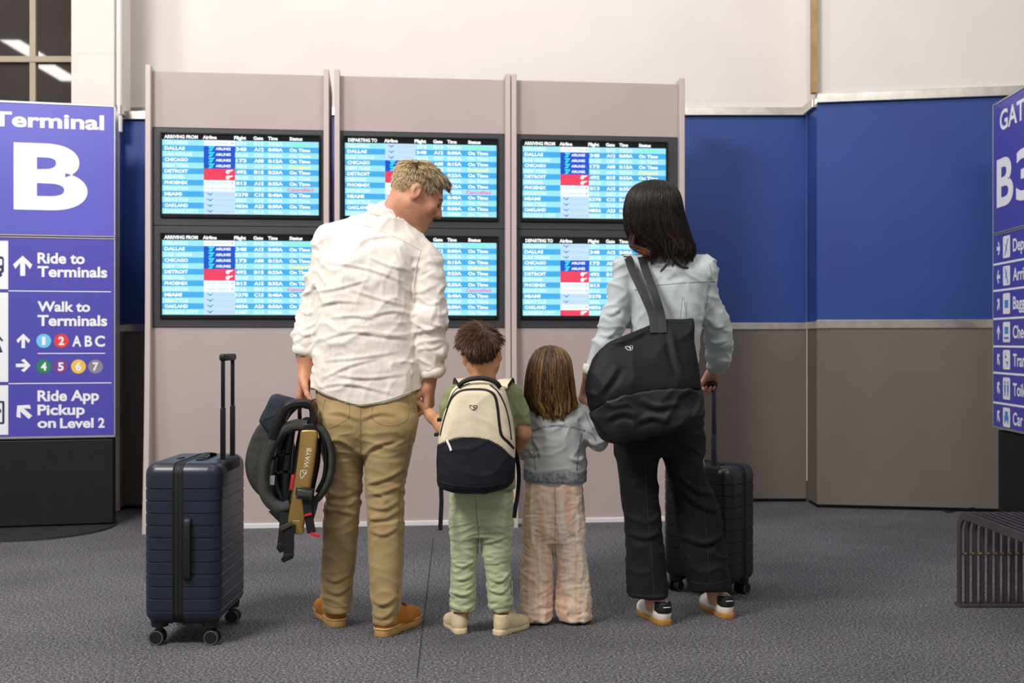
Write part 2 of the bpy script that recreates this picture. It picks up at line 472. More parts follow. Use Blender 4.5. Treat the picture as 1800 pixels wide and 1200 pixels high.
def monitor(K, x0, z0, wd, ht, arriving, label):
    """a flat screen hung in a kiosk; local frame of K: x along, y into the kiosk, z up"""
    loc = WM[K] @ Vector((x0 + wd / 2, -.012, z0))
    t = thing('flight_monitor', label, 'monitor', loc, KA, 'flight information monitors in the kiosks')
    b = B()
    h = wd / 2; e = .011
    b.box((-h, -.012, 0), (-h + e, .03, ht), .002, 1); b.box((h - e, -.012, 0), (h, .03, ht), .002, 1)
    b.box((-h + e, -.012, ht - .009), (h - e, .03, ht), .002, 1); b.box((-h + e, -.012, 0), (h - e, .03, .022), .002, 1)
    b.obj('bezel', M_BEZEL, t)
    sx0, sx1, sz0, sz1 = -h + e, h - e, .022, ht - .009
    sw, sh = sx1 - sx0, sz1 - sz0
    rows = 13; hd = sh * .068; rh = (sh - hd) / rows
    cols = [0, .262, .462, 1]            # city / airline / rest
    names = ['header', 'pale', 'sky', 'navy', 'red', 'white', 'ice']
    b = B(); scr_m = [SC[n] for n in names]
    fl_ = Flat((0, 0, 0), (1, 0, 0))     # local face, normal -y
    y = 0.0
    def cell(u0, v0, u1, v1, n):
        b.cur = names.index(n); b.add([(u0, y, v0), (u1, y, v0), (u1, y, v1), (u0, y, v1)], [(0, 1, 2, 3)])
    cell(sx0, sz1 - hd, sx1, sz1, 'header')
    lay = ARR if arriving else DEP
    for i in range(rows):
        v1 = sz1 - hd - i * rh; v0 = v1 - rh
        base = 'pale' if i % 2 == 0 else 'sky'
        cell(sx0, v0, sx0 + sw * cols[1], v1, base)
        cell(sx0 + sw * cols[1], v0, sx0 + sw * cols[2], v1, {'z': 'navy', 'r': 'red', 'w': 'white', 'f': 'ice'}[lay[i]])
        cell(sx0 + sw * cols[2], v0, sx1, v1, base)
    scr = b.obj('screen', scr_m, t, smooth=False)
    LT = {}
    def lt(k): return LT.setdefault(k, B())
    def put(st, ua, ub, v0, v1, k, bold=.045):
        fl_.text(lt(k), st, sx0 + sw * ua, v0, sx0 + sw * ub, v1, .0015, bold, res=2)
    hz0 = sz1 - hd * .82; hz1 = sz1 - hd * .15
    for st, ua, ub in ((('ARRIVING FROM', .012, .225) if arriving else ('DEPARTING TO', .02, .21)), ('Airline', .255, .345), ('Flight', .455, .532), ('Gate', .578, .642), ('Time', .672, .735), ('Status', .81, .895)):
        put(st, ua, ub, hz0, hz1, 'lettering')
    for i in range(rows):
        v1 = sz1 - hd - i * rh; a, c = v1 - rh * .82, v1 - rh * .2
        k = 'faint' if i % 2 == 0 else 'lettering'
        put(CITY[i], .014, .014 + .0195 * len(CITY[i]) + (.012 if len(CITY[i]) < 8 else 0), a, c, k)
        put(FLT[i], .535 - .068 if len(FLT[i]) == 3 else .535 - .075, .535 if len(FLT[i]) == 3 else .545, a, c, k)
        put(GATE[i], .583, .645, a, c, k)
        put(TIME[i], .672, .768, a, c, k)
        st, kk, u1 = ('On Time', k, .945)
        if i == 0: st, kk, u1 = 'Landed', 'green', .94
        if i == 4: st, kk, u1 = 'Delayed', 'yellow', .945
        if i == 8: st, kk, u1 = 'Cancelled', 'pink', .965
        put(st, .81 if i != 8 else .795, u1, a, c, kk, .045 if i != 8 else .03)
        ca = sx0 + sw * cols[1]; cw = sw * (cols[2] - cols[1]); m = v1 - rh / 2
        def U(q): return ca + cw * q
        if lay[i] == 'z':
            q = rh * .42
            fl_.poly(lt('cyan'), [(U(.15), m + q), (U(.36), m + q), (U(.30), m + q * .2), (U(.17), m + q * .2)], .0015)
            fl_.poly(lt('cyan'), [(U(.20), m), (U(.31), m), (U(.25), m - q), (U(.14), m - q)], .0015)
            fl_.text(lt('lettering'), 'AIRLINES', U(.38), m - rh * .24, U(.86), m + rh * .24, .0015, .03, res=2)
        elif lay[i] == 'r':
            fl_.disc(lt('lettering'), U(.76), m - rh * .05, rh * .33, .0015, 14)
            fl_.poly(lt('lettering'), [(U(.72), m + rh * .3), (U(.95), m + rh * .34), (U(.88), m + rh * .06), (U(.78), m)], .0016)
            fl_.disc(lt('pink'), U(.765), m - rh * .05, rh * .1, .002, 10)
        elif lay[i] == 'w':
            fl_.text(lt('greytext'), 'HORIZONTWIN', U(.1), m - rh * .16, U(.8), m + rh * .16, .0015, .0, res=1)
            fl_.poly(lt('greytext'), [(U(.9), m + rh * .3), (U(.97), m - rh * .28), (U(.9), m - rh * .05), (U(.86), m - rh * .28)], .0015)
        else:
            q = rh * .3
            fl_.poly(lt('wing'), [(U(.07), m + q), (U(.17), m + q * .5), (U(.2), m - q * .3), (U(.15), m - q * .1)], .0015)
            fl_.poly(lt('wing'), [(U(.33), m + q), (U(.2), m - q * .9), (U(.17), m - q * .2), (U(.22), m + q * .4)], .0015)
            fl_.text(lt('greytext'), 'SKY AMERICA', U(.38), m - rh * .12, U(.97), m + rh * .12, .0015, .0, res=1)
    for k, bb in LT.items():
        bb.obj({'cyan': 'airline_logo', 'wing': 'airline_logo'}.get(k, 'lettering'), SC[k], scr, smooth=False)['kind'] = 'stuff'
    return t

def kiosk(px0, px1, label, off0, off1, labs, firsts):
    A = kpoint(px0); C_ = kpoint(px1); wd = (C_ - A).length
    t = thing('display_kiosk', label, 'kiosk', A, KA, 'flight display kiosks')
    H = 2.675; fw = .031; D = .10                # panel front at y = 0; fins stand proud towards the room
    zs0, zs1 = 1.185, 2.345
    B().box((fw, 0, .03), (wd - fw, .03, zs0 - .004)).obj('lower_panel', M_KIOSK, t, smooth=False)
    B().box((fw, 0, zs1 + .004), (wd - fw, .03, H), .002, 1).obj('upper_panel', M_KIOSK, t, smooth=False)
    B().box((fw, -.012, 0), (wd - fw, .03, .03), .003, 1).obj('base_trim', M_BASE, t, smooth=False)
    # charcoal surround with two openings' mullion
    b = B()
    m0 = off0; m1 = off1
    zu0, zu1, zl0, zl1 = 1.822, 2.318, 1.234, 1.732
    yb, yf = .0, -.008
    b.box((fw, yf, zu1), (wd - fw, .03, zs1)); b.box((fw, yf, zs0), (wd - fw, .03, zl0))
    b.box((fw, yf, zl1), (wd - fw, .03, (zl1 + zu0) / 2 - .002)); b.box((fw, yf, (zl1 + zu0) / 2 + .002), (wd - fw, .03, zu0))
    b.box((fw, yf, zl0), (m0, .03, zl1)); b.box((m1, yf, zl0), (wd - fw, .03, zl1))
    b.box((fw, yf, zu0), (m0, .03, zu1)); b.box((m1, yf, zu0), (wd - fw, .03, zu1))
    b.obj('surround', M_SURR, t, smooth=False)
    B().box((fw, .031, .02), (wd - fw, .06, H - .02)).obj('back_board', M_SURR, t, smooth=False)
    # fins: side boards whose front edge sweeps forward towards the floor
    prof = [(.36, .0), (-.14, .0)]
    for k in range(13):
        q = k / 12; z = .0 + 1.75 * q
        prof.append((-(.055 + .085 * (1 - q) ** 2.2), z + .02))
    prof += [(-.053, 2.70), (.0, 2.70), (.36, 2.66)]
    for x0 in (0, wd - fw):
        M = Matrix(((0, 0, 1, x0), (1, 0, 0, 0), (0, 1, 0, 0), (0, 0, 0, 1)))
        B().prism(prof, M, 0, fw, .003, 1).obj('side_fin', M_KEDGE, t, smooth=True, angle=25)
    for z, ztop, arr, lb in ((zu0, zu1, firsts[0], labs[0]), (zl0, zl1, firsts[1], labs[1])):
        monitor(t, m0, z, m1 - m0, ztop - z, arr, lb)
    return t
kiosk(258.5, 579, 'mauve flight display kiosk next to the terminal B sign', .078, 1.000,
      ('upper arrivals monitor of the kiosk next to the terminal B sign', 'lower arrivals monitor of the kiosk next to the terminal B sign'), (True, True))
kiosk(588.5, 896, 'mauve flight display kiosk between the two other kiosks', .050, .972,
      ('upper departures monitor of the middle kiosk, above the man\'s shoulder', 'lower arrivals monitor of the middle kiosk, behind the man in the white shirt'), (False, True))
kiosk(897.5, 1200, 'mauve flight display kiosk next to the blue wall', .060, .962,
      ('upper arrivals monitor of the kiosk next to the blue wall', 'lower departures monitor of the kiosk next to the blue wall'), (True, False))
# ================================================================== wayfinding totems
M_SIGN = mat('violet_sign_face', (92, 91, 192), .38, spec=.4, var=(1.5, .04), coat=.1)
M_SIGN2 = mat('deep_violet_sign_face', (80, 75, 174), .38, spec=.4, var=(1.5, .04), coat=.1)
M_SIGNR = mat('blue_violet_sign_face', (74, 72, 170), .45, spec=.4, var=(1.5, .04))
M_WHITE = mat('white_sign_print', (240, 240, 246), .45, spec=.4, var=(6, .01))
M_FRAME = mat('aluminium_sign_frame', (176, 174, 178), .4, metal=.6, var=(20, .05))
M_BLACK = mat('black_totem_base', (16, 19, 21), .5, spec=.4, var=(10, .3), bump=(90, .08, .001))
M_PLATE = mat('worn_black_floor_plate', (44, 45, 46), .45, spec=.5, var=(6, .25))
M_ICON = mat('navy_icon_print', (44, 40, 92), .5)
RC = {k: mat('route_' + k, c, .45, var=(8, .02)) for k, c in (('cyan', (110, 200, 235)), ('red', (226, 60, 60)), ('green', (40, 130, 86)), ('purple', (122, 62, 140)), ('yellow', (236, 196, 80)), ('grey', (140, 132, 148)), ('blue', (70, 140, 215)))}

# ---- terminal sign
a = Vector((-2.36, 6.77, 0)); ang = math.atan2(.14, .62)
R = Vector((math.cos(ang), math.sin(ang), 0))
fl_ = Flat(a, R)
u_l = fl_.uv(-30, 600)[0]
wd = -u_l; O = a + R * u_l
T = thing('terminal_sign', 'violet terminal B wayfinding totem on a black base', 'sign', (O.x, O.y, 0), ang)
f0 = Flat(O, R); fl_ = Flat((0, 0, 0), (1, 0, 0))
def uv(px, py): return f0.uv(px, py)
zt = 2.505; zb = uv(205, 768)[1]; zm = uv(205, 418)[1]
B().box((.015, .012, .02), (wd - .015, .15, zb - .012), .004, 2).obj('base', M_BLACK, T, smooth=False)
up = B().box((.008, .0, zm + .010), (wd - .008, .16, zt - .012), .002, 1).obj('upper_panel', M_SIGN, T, smooth=False)
lo = B().box((.008, .0, zb + .012), (wd - .008, .16, zm - .010), .002, 1).obj('lower_panel', M_SIGN2, T, smooth=False)
b = B()
for z0, z1 in ((zt - .012, zt), (zm - .010, zm - .003), (zm + .003, zm + .010), (zb, zb + .012)): b.box((0, -.003, z0), (wd, .163, z1), .001, 1)
for x0 in (0, wd - .008): b.box((x0, -.003, zb), (x0 + .008, .163, zt), .001, 1)
b.obj('frame', M_FRAME, T, smooth=False)
b = B(); cx = Vector((-2.85, 6.72, 0)) - Vector((O.x, O.y, 0)); cx.rotate(Matrix.Rotation(-ang, 3, 'Z'))
b.cyl((cx.x, cx.y, 0), (cx.x, cx.y, .012), .49, 64); b.obj('floor_plate', M_PLATE, T, angle=30)
def TX(b, s, x0, y0, x1, y1, bold=.03, ref=None):
    xr = x1
    u0, _ = uv(x0, y1); u1, v1 = uv(x1, y0); _, v0 = uv(x1, y1)
    if ref is not None:
        v0 = uv(ref, y1)[1]; v1 = uv(ref, y0)[1]
    fl_.text(b, s, u0, v0, u1, v1, .0015, bold)
b = B(); TX(b, 'Terminal', -14, 203, 183, 229, .03); TX(b, 'B', 24, 250, 154, 368, .035, ref=24)
b.objs('lettering', M_WHITE, up)
b = B()
TX(b, 'Ride to', 66, 445, 149, 464); TX(b, 'Terminals', 66, 469, 188.5, 488)
TX(b, 'Walk to', 66, 530, 158.5, 548); TX(b, 'Terminals', 66, 554, 188.5, 573)
TX(b, 'A', 127, 590, 143, 609); TX(b, 'B', 149, 590, 162, 609); TX(b, 'C', 167, 590, 184.5, 609)
TX(b, 'Ride App', 66, 685, 174, 704); TX(b, 'Pickup', 66, 710, 149, 728.5); TX(b, 'on', 66, 734, 98.5, 751.5); TX(b, 'Level', 105.5, 734, 164.5, 751.5); TX(b, '2', 172.5, 734, 184, 751.5)
b.objs('lettering', M_WHITE, lo); b = B()
for xa, ya, wpx, hpx, an in ((40, 467, 34, 38, 0), (41, 599, 24, 27, 0), (41, 642, 26, 25, -90), (42, 723, 33, 32, 45)):
    u, v = uv(xa, ya); s_ = abs(uv(xa + 1, ya)[0] - u)
    fl_.arrow(b, u, v, wpx * s_, hpx * s_, an, .0015)
b.objs('arrow', M_WHITE, lo); b = B()
for xa, xb, ya in ((15, 195, 511), (66, 185, 621), (15, 196, 674)):
    u0, v = uv(xa, ya); u1 = uv(xb, ya)[0]; fl_.rect(b, u0, v - .0025, u1, v + .0025, .0015)
b.objs('divider_line', M_WHITE, lo)
b = B(); u1 = uv(14.5, 600)[0]
for ya, yb in ((423, 508), (514, 671), (677, 764)):
    fl_.rect(b, .012, uv(0, yb)[1], u1, uv(0, ya)[1], .0013)
b.objs('icon_column', M_WHITE, lo)
b = B(); px = uv(1, 600)[0] - uv(0, 600)[0]
u, v = uv(-8, 467)                       # bus
fl_.rrect(b, u - 15 * px, v - 14 * px, u + 15 * px, v + 18 * px, 5 * px, .0018)
for q in (-8, 8): fl_.disc(b, u + q * px, v - 17 * px, 4 * px, .0018, 14)
u, v = uv(-6, 602)                       # walking figure
fl_.disc(b, u, v + 24 * px, 4.5 * px, .0018, 16)
fl_.poly(b, [(u - 4 * px, v + 17 * px), (u + 4 * px, v + 17 * px), (u + 4 * px, v), (u - 4 * px, v)], .0018)
fl_.poly(b, [(u, v + 3 * px), (u + 4 * px, v + 1 * px), (u + 11 * px, v - 18 * px), (u + 6 * px, v - 19 * px)], .0018)
fl_.poly(b, [(u - 4 * px, v + 1 * px), (u, v), (u - 8 * px, v - 19 * px), (u - 12 * px, v - 18 * px)], .0018)
fl_.poly(b, [(u + 3 * px, v + 16 * px), (u + 12 * px, v + 4 * px), (u + 9 * px, v + 2 * px), (u + 2 * px, v + 11 * px)], .0018)
u, v = uv(-8, 725)                       # phone with pin
fl_.rrect(b, u - 16 * px, v - 22 * px, u + 16 * px, v + 22 * px, 3 * px, .0018)
ic = b.objs('icon', M_ICON, lo)[0]
b = B()
u, v = uv(-8, 467); fl_.rrect(b, u - 12 * px, v + 1 * px, u + 12 * px, v + 13 * px, 2 * px, .0022)
for q in (-8, 8): fl_.disc(b, u + q * px, v - 7 * px, 2.4 * px, .0022, 12)
u, v = uv(-8, 725); fl_.rect(b, u - 12 * px, v - 18 * px, u + 12 * px, v + 18 * px, .0022)
b.objs('icon_detail', M_WHITE, ic)
b = B(); u, v = uv(-8, 725); fl_.disc(b, u + 5 * px, v + 3 * px, 5.5 * px, .0026, 16); b.obj('icon_detail', M_ICON, ic, smooth=False)
for n, k, xa, ya in (('1', 'cyan', 77, 599), ('2', 'red', 108, 599), ('4', 'green', 77, 644), ('5', 'purple', 107, 644), ('6', 'yellow', 138, 644), ('7', 'grey', 168, 644)):
    u, v = uv(xa, ya); b = B(); fl_.disc(b, u, v, 13.4 * px, .0015)
    d = b.obj('route_disc', RC[k], lo, smooth=False)
    b = B(); w_ = (3.2 if n == '1' else 5.2) * px
    fl_.text(b, n, u - w_, v - 8 * px, u + w_, v + 8 * px, .0022, .035); b.obj('lettering', M_WHITE, d, smooth=False)

# ---- gate sign: its face is turned towards the left, far edge first
a = Vector((2.853, 6.75, 0)); dirn = Vector((-.075, -1, 0)).normalized()
wd = .80
ang = math.atan2(dirn.y, dirn.x)
T = thing('gate_sign', 'violet gate B wayfinding totem on a black base', 'sign', (a.x, a.y, 0), ang)
f0 = Flat(a, dirn); fl_ = Flat((0, 0, 0), (1, 0, 0))
zt = uv(1745, 185)[1]; zb = uv(1750, 752)[1]; zm = uv(1746, 413)[1]
B().box((.03, .02, .0), (wd - .03, .14, zb - .012), .004, 2).obj('base', M_BLACK, T, smooth=False)
up = B().box((.008, 0, zm + .010), (wd - .008, .16, zt - .01), .002, 1).obj('upper_panel', M_SIGNR, T, smooth=False)
lo = B().box((.008, 0, zb + .012), (wd - .008, .16, zm - .010), .002, 1).obj('lower_panel', M_SIGNR, T, smooth=False)
b = B()
for z0, z1 in ((zt - .01, zt), (zm - .010, zm - .002), (zm + .002, zm + .010), (zb, zb + .012)): b.box((0, -.003, z0), (wd, .163, z1), .001, 1)
for x0 in (0, wd - .008): b.box((x0, -.003, zb), (x0 + .008, .163, zt), .001, 1)
b.obj('frame', M_FRAME, T, smooth=False)
b = B()
u0, v1 = uv(1758, 196); v0 = uv(1758, 231)[1]; u1 = uv(1801.5, 190)[0]
fl_.text(b, 'GATE', u0, v0, u1, v1, .0015, .02, wref='GAT')
u0, v1 = uv(1752.5, 282); v0 = uv(1752.5, 366)[1]; u1 = uv(1781.5, 300)[0]
fl_.text(b, 'B', u0, v0, u1, v1, .0015, .025)
u2 = uv(1786.5, 300)[0]; fl_.text(b, '3', u2, v0, u2 + (u1 - u0) * .95, v1, .0015, .025)
b.objs('lettering', M_WHITE, up)
ys = [413, 465, 511, 560, 608, 654, 706, 752]
WD = ['Departures', 'Arrivals', 'Baggage', 'Check-in', 'Transfers', 'Toilets', 'Car']
AN = [-90, 90, -45, 0, 45, 45, 45]
b = B(); tiles = B(); icon = B(); ar = B(); dv = B()
for i in range(7):
    vt = uv(1746, ys[i])[1]; vb = uv(1746, ys[i + 1])[1]; m = (vt + vb) / 2; hh = vt - vb
    if i < 6: fl_.rect(dv, .012, vb - .008, wd - .012, vb + .004, .0015)
    u = uv(1755.5, 500)[0]; fl_.arrow(ar, u, m, .055, .085, AN[i], .0015)
    ua, ub = uv(1763.5, 500)[0], uv(1776, 500)[0]
    fl_.rrect(tiles, ua, m - hh * .36, ub, m + hh * .36, .012, .0015)
    c = (ua + ub) / 2; q = (ub - ua) / 2
    def rc(x0, y0, x1, y1): fl_.rect(icon, c + x0 * q, m + y0 * .05, c + x1 * q, m + y1 * .05, .0025)
    if i < 2:                                  # aircraft
        s = 1 if i == 0 else -1
        fl_.poly(icon, [(c - .55 * q, m - s * .045), (c - .35 * q, m - s * .05), (c + .55 * q, m + s * .045), (c + .3 * q, m + s * .045)], .0025)
        fl_.poly(icon, [(c - .5 * q, m + s * .02), (c + .05 * q, m), (c + .4 * q, m - s * .045), (c - .05 * q, m - s * .01)], .0025)
    elif i == 2: rc(-.5, -.5, .5, .4)
    elif i == 3: rc(-.5, -.2, .5, .6); rc(-.65, -.8, .65, -.55)
    elif i == 4: rc(-.5, .2, .1, .4); rc(-.1, -.4, .5, -.2); rc(-.25, .3, -.1, .8); rc(.15, -.8, .3, -.3)
    elif i == 5:
        for sx in (-.4, .4):
            fl_.disc(icon, c + sx * q, m + .035, .010, .0025, 12); rc(sx - .22, -.4, sx + .22, .45); rc(sx - .12, -.9, sx + .12, -.4)
    else:
        rc(-.6, -.4, .6, .2); rc(-.4, .2, .4, .7); rc(-.55, -.7, -.3, -.4); rc(.3, -.7, .55, -.4)
    uu = uv(1781, 500)[0]
    V = text_geo(WD[i], .02, 3)[0]; wdt = (V[:, 0].max() - V[:, 0].min()) * .098
    fl_.text(b, WD[i], uu, m - .036, uu + wdt, m + .036, .0015, .02)
b.objs('lettering', M_WHITE, lo); ar.objs('arrow', M_WHITE, lo); dv.objs('divider_line', M_WHITE, lo)
tl = tiles.objs('icon_tile', M_WHITE, lo)
icon.objs('icon', RC['blue'], lo)

# ================================================================== slatted metal bench
M_BENCH = mat('dark_bronze_bench_steel', (78, 72, 74), .36, metal=.4, spec=.5, var=(12, .15))
M_ROD = mat('brass_worn_rod', (170, 142, 104), .4, metal=.6, var=(30, .2))
T = thing('bench', 'dark slatted metal bench with waterfall ends beside the gate sign', 'bench', (1.86, 4.73, 0))
SH = .409; NSL = 18; PIT = .0315; LEN = 1.55; r = .075; th = .0125; dp = .045
def slat_path():
    pts = [(0, 0, .012)]
    pts.append((0, 0, SH - dp / 2 - r))
    for k in range(1, 8):
        a_ = math.pi / 2 * k / 8
        pts.append((0, -r + r * math.cos(a_), SH - dp / 2 - r + r * math.sin(a_)))
    pts.append((0, -r, SH - dp / 2)); pts.append((0, -LEN + r, SH - dp / 2))
    for k in range(1, 9):
        a_ = math.pi / 2 * k / 8
        pts.append((0, -LEN + r - r * math.sin(a_), SH - dp / 2 - r + r * math.cos(a_)))
    pts.append((0, -LEN, .012))
    return pts
base = None
for i in range(NSL):
    if base is None:
        b = B(); b.tube(slat_path(), dp / 2, th / 2, seg=4, up=(1, 0, 0), sq=2)
        # square section: rotate handled by superellipse corners
        base = b.obj('slat', M_BENCH, T, smooth=False)
        o = base
    else:
        o = base.copy(); COL.objects.link(o); o.parent = T
    o.location = (i * PIT, 0, 0)
for y0 in (0, -LEN):
    B().box((-.01, y0 - .03, 0), (NSL * PIT, y0 + .03, .013), .002, 1).obj('foot_bar', M_BENCH, T, smooth=False)
    B().cyl((-.004, y0, .218), (NSL * PIT - .02, y0, .218), .0065, 10).obj('spacer_rod', M_ROD, T)
for yy in (-.4, -.8, -1.2): B().cyl((-.004, yy, SH - .03), (NSL * PIT - .02, yy, SH - .03), .006, 10).obj('spacer_rod', M_ROD, T)
# ================================================================== smooth solids: fields and surface nets
def csp(z, zs, vals):
    """smooth (monotone Hermite) interpolation"""
    zs = np.asarray(zs, float); vals = np.asarray(vals, float)
    if len(zs) == 2: return np.interp(z, zs, vals)
    d = np.diff(vals) / np.diff(zs)
    m = np.empty_like(vals); m[0] = d[0]; m[-1] = d[-1]
    for i in range(1, len(vals) - 1):
        m[i] = 0 if d[i - 1] * d[i] <= 0 else 2 * d[i - 1] * d[i] / (d[i - 1] + d[i])
    zc = np.clip(z, zs[0], zs[-1])
    i = np.clip(np.searchsorted(zs, zc) - 1, 0, len(zs) - 2)
    h = zs[i + 1] - zs[i]; t = (zc - zs[i]) / h
    return ((2 * t ** 3 - 3 * t ** 2 + 1) * vals[i] + (t ** 3 - 2 * t ** 2 + t) * h * m[i] + (-2 * t ** 3 + 3 * t ** 2) * vals[i + 1] + (t ** 3 - t ** 2) * h * m[i + 1])

class Field:
    def __init__(s, lo, hi, h):
        s.lo = np.array(lo, float); s.h = h
        s.n = np.ceil((np.array(hi, float) - s.lo) / h).astype(int) + 1
        s.D = np.full(s.n, .5, np.float32)
        s.ax = [s.lo[i] + h * np.arange(s.n[i]) for i in range(3)]
    def sub(s, lo, hi):
        a = np.clip(np.floor((np.array(lo) - s.lo) / s.h).astype(int), 0, s.n)
        b = np.clip(np.ceil((np.array(hi) - s.lo) / s.h).astype(int) + 1, 0, s.n)
        sl = tuple(slice(a[i], b[i]) for i in range(3))
        X = s.ax[0][sl[0]][:, None, None]; Y = s.ax[1][sl[1]][None, :, None]; Zz = s.ax[2][sl[2]][None, None, :]
        return sl, X, Y, Zz
    def put(s, sl, d, k, op):
        A = s.D[sl]
        if A.size == 0: return
        d = np.broadcast_to(d, A.shape)
        if op == 'sub':
            d = -d; kk = max(k, 1e-5); hh = np.maximum(kk - np.abs(A - d), 0) / kk
            s.D[sl] = np.maximum(A, d) + hh * hh * kk * .25
        else:
            if k > 0:
                hh = np.maximum(k - np.abs(A - d), 0) / k
                s.D[sl] = np.minimum(A, d) - hh * hh * k * .25
            else: s.D[sl] = np.minimum(A, d)
    def cone(s, a, b, r1, r2=None, k=.01, op='add', flat=None):
        """tapered capsule; flat=(axis vector, factor) squeezes the section along axis"""
        a = np.array(a, float); b = np.array(b, float); r2 = r1 if r2 is None else r2
        R = max(r1, r2) + k + 3 * s.h
        sl, X, Y, Zz = s.sub(np.minimum(a, b) - R, np.maximum(a, b) + R)
        ba = b - a; L2 = max(ba @ ba, 1e-12)
        px, py, pz = X - a[0], Y - a[1], Zz - a[2]
        t = np.clip((px * ba[0] + py * ba[1] + pz * ba[2]) / L2, 0, 1)
        qx, qy, qz = px - t * ba[0], py - t * ba[1], pz - t * ba[2]
        d2 = qx * qx + qy * qy + qz * qz
        if flat is not None:
            n = np.array(flat[0], float); n /= np.linalg.norm(n)
            c = qx * n[0] + qy * n[1] + qz * n[2]
            d2 = d2 + c * c * (1 / flat[1] ** 2 - 1)
        s.put(sl, np.sqrt(np.maximum(d2, 0)) - (r1 + (r2 - r1) * t), k, op); return s
    def chain(s, pts, rs, k=.01, flat=None):
        for i in range(len(pts) - 1): s.cone(pts[i], pts[i + 1], rs[i], rs[i + 1], k, flat=flat)
        return s
    def ell(s, c, r, R=None, k=.01, op='add'):
        c = np.array(c, float); r = np.array(r, float); m = r.max() + k + 3 * s.h
        sl, X, Y, Zz = s.sub(c - m, c + m)
        x, y, z = X - c[0], Y - c[1], Zz - c[2]
        if R is not None:
            R = np.array(R)[:3, :3]
            x, y, z = (R[0, 0] * x + R[1, 0] * y + R[2, 0] * z, R[0, 1] * x + R[1, 1] * y + R[2, 1] * z, R[0, 2] * x + R[1, 2] * y + R[2, 2] * z)
        k0 = np.sqrt((x / r[0]) ** 2 + (y / r[1]) ** 2 + (z / r[2]) ** 2)
        k1 = np.sqrt((x / r[0] ** 2) ** 2 + (y / r[1] ** 2) ** 2 + (z / r[2] ** 2) ** 2) + 1e-9
        s.put(sl, k0 * (k0 - 1) / k1, k, op); return s
    def rbox(s, c, half, rad, R=None, k=.0, op='add'):
        c = np.array(c, float); half = np.array(half, float); m = np.linalg.norm(half) + k + 3 * s.h
        sl, X, Y, Zz = s.sub(c - m, c + m)
        x, y, z = X - c[0], Y - c[1], Zz - c[2]
        if R is not None:
            R = np.array(R)[:3, :3]
            x, y, z = (R[0, 0] * x + R[1, 0] * y + R[2, 0] * z, R[0, 1] * x + R[1, 1] * y + R[2, 1] * z, R[0, 2] * x + R[1, 2] * y + R[2, 2] * z)
        q = [np.abs(v) - (half[i] - rad) for i, v in enumerate((x, y, z))]
        d = np.sqrt(sum(np.maximum(v, 0) ** 2 for v in q)) + np.minimum(np.maximum(np.maximum(q[0], q[1]), q[2]), 0) - rad
        s.put(sl, d, k, op); return s
    def stack(s, rows, n=2.3, k=.01, op='add', cap=.0):
        """rows of (z, cx, cy, rx, ry): superelliptic sections along z"""
        rows = sorted(rows); A = np.array([r[:5] for r in rows], float)
        zlo, zhi = A[0, 0], A[-1, 0]
        lo = [(A[:, 1] - A[:, 3]).min() - k - 3 * s.h, (A[:, 2] - A[:, 4]).min() - k - 3 * s.h, zlo - k - 3 * s.h]
        hi = [(A[:, 1] + A[:, 3]).max() + k + 3 * s.h, (A[:, 2] + A[:, 4]).max() + k + 3 * s.h, zhi + k + 3 * s.h]
        sl, X, Y, Zz = s.sub(lo, hi)
        z1 = s.ax[2][sl[2]]
        cx, cy, rx, ry = [csp(z1, A[:, 0], A[:, j])[None, None, :] for j in (1, 2, 3, 4)]
        rx = np.maximum(rx, 1e-3); ry = np.maximum(ry, 1e-3)
        q = (np.abs((X - cx) / rx) ** n + np.abs((Y - cy) / ry) ** n) ** (1.0 / n)
        d = (q - 1) * np.minimum(rx, ry)
        d = np.maximum(d, np.maximum(Zz - zhi, zlo - Zz) + cap)
        s.put(sl, d, k, op); return s
    def cut(s, fn, k=.004):
        """keep fn(X,Y,Z) <= 0"""
        X, Y, Zz = s.ax[0][:, None, None], s.ax[1][None, :, None], s.ax[2][None, None, :]
        d = np.broadcast_to(fn(X, Y, Zz), s.D.shape)
        hh = np.maximum(k - np.abs(s.D - d), 0) / k
        s.D = np.maximum(s.D, d) + hh * hh * k * .25
        return s
    def mesh(s, relax=2):
        """naive surface nets -> verts, quads"""
        D = s.D.copy()
        for ax in range(3):                                  # close the surface at the box
            sl = [slice(None)] * 3
            for e in (0, -1): sl[ax] = e; D[tuple(sl)] = np.maximum(D[tuple(sl)], s.h)
        neg = D < 0
        c = [neg[i:neg.shape[0] - 1 + i, j:neg.shape[1] - 1 + j, k_:neg.shape[2] - 1 + k_] for i in (0, 1) for j in (0, 1) for k_ in (0, 1)]
        cnt = sum(x.astype(np.int8) for x in c)
        act = (cnt > 0) & (cnt < 8)
        I, J, K_ = np.nonzero(act)
        idx = -np.ones(act.shape, np.int32); idx[I, J, K_] = np.arange(len(I))
        acc = np.zeros((len(I), 3)); w = np.zeros(len(I))
        cr = [(i, j, k_) for i in (0, 1) for j in (0, 1) for k_ in (0, 1)]
        val = {q: D[I + q[0], J + q[1], K_ + q[2]] for q in cr}
        for p in cr:
            for ax in range(3):
                if p[ax] == 0:
                    q = list(p); q[ax] = 1; q = tuple(q)
                    a, b = val[p], val[q]; m = (a < 0) != (b < 0)
                    t = np.where(m, a / np.where(m, a - b, 1), 0)
                    for x in range(3):
                        acc[:, x] += np.where(m, p[x] + (t if x == ax else 0), 0)
                    w += m
        V = (acc / w[:, None] + np.stack([I, J, K_], 1)) * s.h + s.lo
        Q = []
